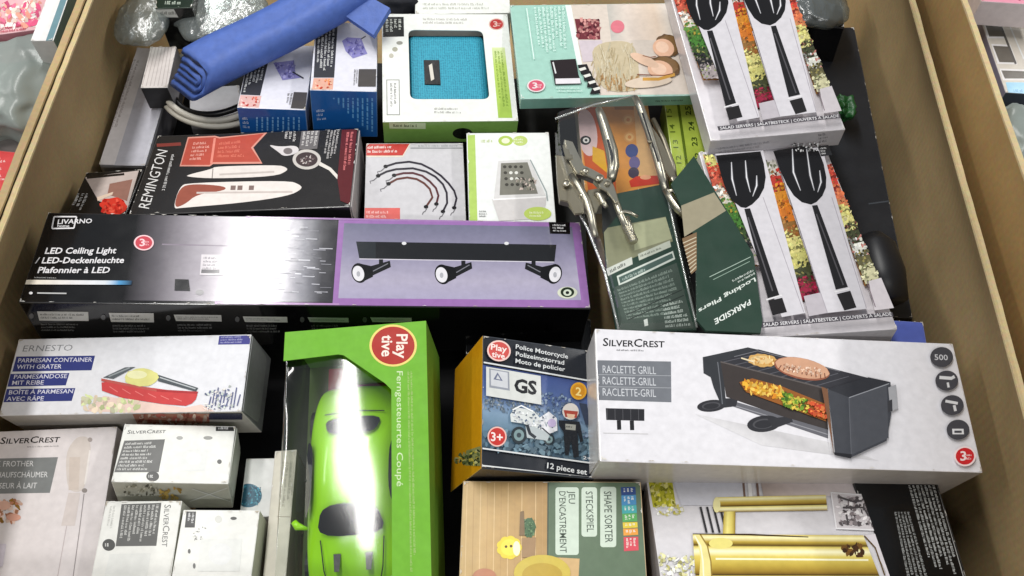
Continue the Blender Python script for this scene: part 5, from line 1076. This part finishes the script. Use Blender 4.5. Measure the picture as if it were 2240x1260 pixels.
for pl in ([(1216, 345), (1240, 420), (1285, 505), (1322, 600), (1352, 724)], [(1390, 214), (1428, 330), (1460, 440), (1492, 585), (1523, 720)], [(1214, 264), (1300, 233), (1388, 214)]):
    V, F = tube([b1.pt(*p)+Vector((0, 0, .003)) for p in pl], .0013, 6); mesh_obj('shell_edge', V, F, 'shell_edge', b1.root, True)
# ------------------------------------------------------------------ things under and behind
b = Pack('book', 'picture_book', 'colourful picture book with a round cartoon eye under the pliers', 'book', (222, 150, 70), (200, 190, 170), finish='gloss_print')
b.poly([(1255, 216), (1310, 216), (1340, 300), (1350, 440), (1290, 444)], (200, 90, 40)); b.ell(1284, 290, 22, 52, (226, 196, 196), rot=-8); b.ell(1281, 307, 12, 10, (40, 36, 36)); b.ell(1282, 307, 7, 6, (236, 232, 228)); b.ell(1282, 307, 3, 3, (40, 36, 36))
b.poly([(1296, 320), (1322, 330), (1330, 380), (1296, 352)], (226, 170, 40)); b.poly([(1340, 216), (1386, 216), (1390, 240), (1345, 240)], (170, 110, 30)); b.poly([(1385, 216), (1425, 216), (1440, 390), (1398, 390)], (226, 178, 120))
for x, y in ((1374, 262), (1377, 300)): b.ell(x, y, 13, 12, (226, 160, 90)); b.ell(x, y, 9, 8, (240, 190, 120)); b.ell(x, y, 4, 4, (220, 140, 70))
b.ell(1382, 330, 14, 15, (64, 80, 140)); b.ell(1388, 356, 12, 14, (110, 100, 150)); b.ell(1386, 378, 12, 12, (70, 60, 80)); b.poly([(1376, 396), (1392, 386), (1440, 384), (1442, 402), (1380, 410)], (206, 60, 40)); b.ell(1412, 388, 12, 5, (236, 170, 130)); b.done()
b = Pack('numb', 'counting_pack', 'lime green pack printed with dark numbers behind the second pliers', 'pack', (176, 196, 78), (140, 160, 60), finish='gloss_print')
for i, s in enumerate(('25', '24', '23', '22')): b.text(s, (1512+i*7, 252+i*34), (1510+i*7, 232+i*34), (1500+i*7, 252+i*34), (60, 80, 30), .02)
for i, s in enumerate(('15', '14', '13', '12')): b.text(s, (1470+i*7, 256+i*34), (1468+i*7, 238+i*34), (1459+i*7, 256+i*34), (90, 110, 40), .01)
b.line([(1482, 218), (1508, 400)], 6, (90, 110, 30)); b.done()
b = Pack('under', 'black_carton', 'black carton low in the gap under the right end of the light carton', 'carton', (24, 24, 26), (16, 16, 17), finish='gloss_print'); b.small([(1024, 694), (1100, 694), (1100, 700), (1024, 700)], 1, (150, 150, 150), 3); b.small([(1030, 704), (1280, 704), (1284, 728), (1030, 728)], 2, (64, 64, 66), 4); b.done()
b = Pack('bluebx', 'blue_box', 'plain bright blue box corner between the server carton and right wall', 'box', (86, 104, 190), (60, 74, 150), finish='satin_print'); b.done()
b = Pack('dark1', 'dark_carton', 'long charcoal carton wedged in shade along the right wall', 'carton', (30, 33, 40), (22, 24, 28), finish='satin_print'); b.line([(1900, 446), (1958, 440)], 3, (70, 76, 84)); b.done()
Pack('wrapr', 'wrapped_box', 'black box in crinkled clear film at the top right corner', 'box', (20, 20, 24), (16, 16, 18), finish='gloss_print').done()
crumple('film_wrap', at(1790, 14, .006), .034, .034, .014, 'crinkled_bag', 'crinkled clear film over the black box, top right', 'film', 5, .08, 45)
crumple('plastic_bag', at(1848, 236, -.035), .012, .017, .012, 'green_film', 'small crumpled green plastic bag in the gap by the right wall', 'bag', 3, .4, 70)
V, F = tube([at(1905, 520, -.025), at(1915, 545, -.025), at(1930, 600, -.025), at(1945, 660, -.03)], [.012, .02, .022, .018], 20); tag(mesh_obj('dark_bottle', V, F, 'dull_black', None, True), 'dark bottle lying beside the nearer server carton', 'bottle')

b = Pack('silver', 'silver_carton', 'long silver carton lying along the left wall', 'carton', (192, 192, 202), (120, 118, 122), finish='mirror_print', bevel=.004)
b.poly([(302, 100), (330, 106), (250, 362), (204, 360)], (226, 222, 224), 'pale_band'); b.small([(292, 130), (306, 132), (240, 330), (222, 328)], 1, (160, 150, 152), 4, vert=True); b.done()  # the band paints in the bright glossy streak along the left side
b = Pack('stripe', 'striped_carton', 'white striped carton with black front end on the silver carton', 'carton', (214, 206, 202), (16, 16, 17), (150, 146, 146), finish='satin_print')
for i in range(7): b.line([(334+i*7, 102), (311+i*8.6, 188)], 1.5, (184, 174, 170))
b.small([(318, 200), (364, 202), (372, 225), (330, 224)], 2, (70, 70, 72), 5, 'front'); b.done()
b = Pack('wrapbl', 'wrapped_box', 'black box with a white price strip, top left corner', 'box', (24, 40, 26), (26, 26, 25), finish='gloss_print')
b.poly([(338, 19), (424, 19), (422, 38), (341, 38)], (222, 222, 214), 'price_strip', 'front'); b.small([(350, 23), (418, 23), (417, 34), (352, 34)], 1, (120, 120, 112), 3, 'front'); b.small([(362, 0), (412, 0), (410, 12), (360, 12)], 1, (180, 190, 176), 4); b.done()
crumple('plastic_bag', at(314, 40, .02), .03, .042, .014, 'crinkled_bag', 'crinkled clear plastic bag in the top left corner', 'bag', 1, .07, 40)
crumple('plastic_bag', at(480, 22, .01), .056, .046, .013, 'crinkled_bag', 'crinkled bluish clear bag behind the folded blue mat', 'bag', 2, .07, 34, 25)
Pack('grey', 'grey_carton', 'pale grey carton inside the coiled hose, under the blue mat', 'carton', (186, 184, 188), (140, 138, 142), finish='satin_print').done()

# folded blue mat: one sheet folded on itself, laid diagonally
p0, p1 = at(394, 170, .022), at(790, -34, .05)
ax = (p1-p0).normalized(); zz = Vector((0, 0, 1)); zz = (zz-ax*zz.dot(ax)).normalized(); yy = zz.cross(ax)
M = Matrix((( ax.x, yy.x, zz.x, p0.x), (ax.y, yy.y, zz.y, p0.y), (ax.z, yy.z, zz.z, p0.z), (0, 0, 0, 1)))
mat_ = tag(empty('folded_mat', M), 'folded blue mat lying diagonally at the back left', 'mat')
LN = (p1-p0).length
def fold(y_in, y_out, z_lo, z_hi, th, name='fold_layer', top_ext=0):
    """a U-fold: two flat layers joined by a round bend on the near side (negative y)"""
    r = (z_hi-z_lo)/2; zc = (z_hi+z_lo)/2; line = [(y_in+top_ext, z_hi)]
    for k in range(5): line.append((y_in+top_ext+(y_out+r-y_in-top_ext)*(k+1)/5, z_hi+.0006*math.sin(k*2)))
    for k in range(1, 12): a = math.pi/2+math.pi*k/12; line.append((y_out+r+r*math.cos(a), zc+r*math.sin(a)))
    for k in range(6): line.append((y_out+r+(y_in-y_out-r)*k/5, z_lo))
    outer, inner = [], []
    for i, (y, z) in enumerate(line):
        a = line[max(0, i-1)]; c = line[min(len(line)-1, i+1)]; dx, dz = c[0]-a[0], c[1]-a[1]; d = math.hypot(dx, dz)
        outer.append((y-dz/d*th*-.5, z+dx/d*th*-.5)); inner.append((y+dz/d*th*-.5, z-dx/d*th*-.5))
    loop = outer+inner[::-1]; m = len(loop); V, F = [], []; NS = 24
    for s in range(NS+1):
        x = LN*s/NS
        for y, z in loop:
            w = .0012*noise.noise(Vector((x*12, y*20, z*8)))
            V.append((x+(1-s/NS)**6*((z+.02)*1.0-(y+.03)*.3), y+w, z+w*1.5))
    for s in range(NS):
        for k in range(m): F.append((s*m+k, s*m+(k+1) % m, (s+1)*m+(k+1) % m, (s+1)*m+k))
    F += [tuple(range(m)), tuple(NS*m+k for k in range(m-1, -1, -1))]
    o = mesh_obj(name, V, F, 'blue_cloth', mat_, True); bmm = bmesh.new(); bmm.from_mesh(o.data); bmesh.ops.recalc_face_normals(bmm, faces=bmm.faces[:]); bmm.to_mesh(o.data); bmm.free()
    return o
fold(.019, -.028, -.017, .012, .0046, top_ext=.003); fold(.018, -.0215, -.0105, .0055, .0040); fold(.017, -.0155, -.0048, .0, .0030)
V = [(LN*.80, -.004, -.004), (LN*.95, -.004, .0), (LN*1.04, -.052, -.006), (LN*.90, -.068, -.014), (LN*.80, -.004, .002), (LN*.95, -.004, .006), (LN*1.04, -.052, 0), (LN*.90, -.068, -.008)]
mesh_obj('loose_end', V, [(3, 2, 1, 0), (4, 5, 6, 7), (0, 1, 5, 4), (1, 2, 6, 5), (2, 3, 7, 6), (3, 0, 4, 7)], 'blue_cloth', mat_)
b_ = crumple('dark_pouch', at(862, 2, -.01), .034, .03, .016, 'char_cloth', 'dark navy pouch behind the blue cartons at the top', 'pouch', 9, .2, 30)

# coiled hose
hose = tag(empty('coiled_hose', Matrix.Identity(4)), 'coil of white and black hose beside the hair clipper carton', 'hose')
c0 = at(482, 178, -.03)
for i, (r, z, mt) in enumerate(((.066, -.004, 'white_rubber'), (.0625, .004, 'white_rubber'), (.058, -.006, 'black_plastic'), (.0545, .003, 'black_plastic'))):
    pts = [(c0.x+r*math.cos(a), c0.y+r*.98*math.sin(a), c0.z+z+.003*math.sin(a*2+i)) for a in [2*math.pi*k/60 for k in range(61)]]
    V, F = tube(pts, .0036, 8, False); mesh_obj('hose_loop', V, F, mt, hose, True)

# neighbouring bins' goods
b = Pack('teal', 'pale_carton', 'white and teal carton in the left neighbouring bin', 'carton', (230, 228, 226), (200, 200, 200), (96, 130, 140), finish='satin_print'); b.poly([(146, -40), (168, -40), (114, 95), (98, 95)], (100, 138, 148), 'teal_edge'); b.done()
p = at(36, 30, 0.045); FR['pinkl'] = (p.x, p.y, p.z, 0, 0, 12, 0.085, 0.06, 0.04)
b = Pack('pinkl', 'pink_carton', 'pink and white patterned carton in the left neighbouring bin', 'carton', (226, 176, 180), (190, 120, 130), finish='gloss_print')
b.mosaic([(-10, 14), (88, 2), (84, 52), (-14, 66)], [(232, 120, 150), (240, 214, 200), (236, 160, 140), (244, 232, 226), (220, 90, 130)], 60, 13, 4); b.small([(0, 60), (70, 50), (70, 66), (0, 74)], 2, (190, 70, 90), 3); b.done()
crumple('plastic_bag', at(36, 195, .02), .055, .075, .03, 'milky_bag', 'milky clear plastic bag in the left neighbouring bin', 'bag', 6, .15, 22)
p = at(-6, 372, 0.01); FR['redl'] = (p.x, p.y, p.z, 0, 0, -8, 0.05, 0.05, 0.04)
b = Pack('redl', 'red_carton', 'red and white carton at the left edge, below the milky bag', 'carton', (206, 70, 70), (150, 40, 44), finish='gloss_print'); b.small([(-30, 345), (16, 340), (12, 395), (-36, 400)], 5, (240, 206, 200), 4); b.done()
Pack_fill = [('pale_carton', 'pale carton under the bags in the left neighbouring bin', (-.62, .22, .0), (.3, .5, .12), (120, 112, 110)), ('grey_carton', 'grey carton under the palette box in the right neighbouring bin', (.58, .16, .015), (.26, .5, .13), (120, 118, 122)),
    ('black_carton', 'black carton added to darken the gap beside the toy car box', (-.03, -.13, -.1), (.14, .24, .045), (16, 16, 17)), ('black_carton', 'black carton added to darken the gap beside the cheese container carton', (-.23, -.09, -.108), (.13, .2, .04), (20, 20, 22)), ('dark_carton', 'dark carton added to darken the gaps under the two server cartons', (.24, .12, -.08), (.24, .4, .06), (24, 25, 28)), ('dark_carton', 'dark carton added to darken the gaps under the blue cartons', (-.25, .26, -.085), (.3, .26, .06), (22, 22, 26)), ('dark_carton', 'dark carton added to darken the gaps under the speaker and cord cartons', (-.02, .2, -.075), (.2, .3, .06), (20, 22, 20)), ('dark_carton', 'dark carton added to darken the gaps under the grill carton', (.22, -.17, -.088), (.34, .26, .06), (26, 24, 22))]  # black and dark cartons added under the pile so the gaps read dark
for i, (nm, lb, c, d, col) in enumerate(Pack_fill):
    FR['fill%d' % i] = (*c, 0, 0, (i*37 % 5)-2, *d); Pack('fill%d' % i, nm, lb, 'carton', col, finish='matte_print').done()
b = Pack('pal', 'palette_box', 'clear topped box with a row of grey swatches in the right neighbouring bin', 'box', (206, 198, 186), (60, 66, 76), (150, 150, 170), (136, 134, 156), finish='gloss_print')
b.poly([(2128, 8), (2330, 30), (2345, 70), (2143, 55)], (214, 202, 160), 'swatch_panel')
for q in ([(2152, 44), (2184, 44), (2198, 80), (2164, 80)], [(2172, 100), (2206, 102), (2222, 137), (2186, 136)], [(2190, 154), (2240, 156), (2250, 172), (2198, 172)]): b.poly([(q[0][0]-4, q[0][1]-4), (q[1][0]+4, q[1][1]-4), (q[2][0]+4, q[2][1]+4), (q[3][0]-4, q[3][1]+4)], (226, 222, 220), 'swatch'); b.poly(q, (104, 98, 90), 'swatch')
b.poly([(2200, 180), (2390, 182), (2400, 225), (2212, 222)], (150, 200, 226), 'blue_label'); b.small([(2216, 194), (2300, 194), (2300, 214), (2222, 214)], 2, (90, 150, 196), 4); b.line([(2180, 34), (2222, 140)], 5, (96, 92, 88), 'brush_picture'); b.line([(2205, 48), (2240, 130)], 3, (222, 222, 220), 'brush_picture'); b.done()
p = at(2225, -14, 0.115); FR['pinkr'] = (p.x, p.y, p.z, 0, 0, -6, 0.075, 0.03, 0.03)
b = Pack('pinkr', 'pink_carton', 'pink and white carton behind the palette box in the right bin', 'carton', (226, 150, 170), (226, 214, 214), finish='gloss_print'); b.mosaic([(2150, -40), (2300, -30), (2300, 0), (2150, -8)], [(214, 60, 100), (240, 180, 190), (236, 210, 214)], 40, 14, 4); b.done()
crumple('plastic_bag', at(2250, 330, .06), .04, .05, .03, 'milky_bag', 'grey milky bag in front of the palette box in the right bin', 'bag', 10, .15, 30)
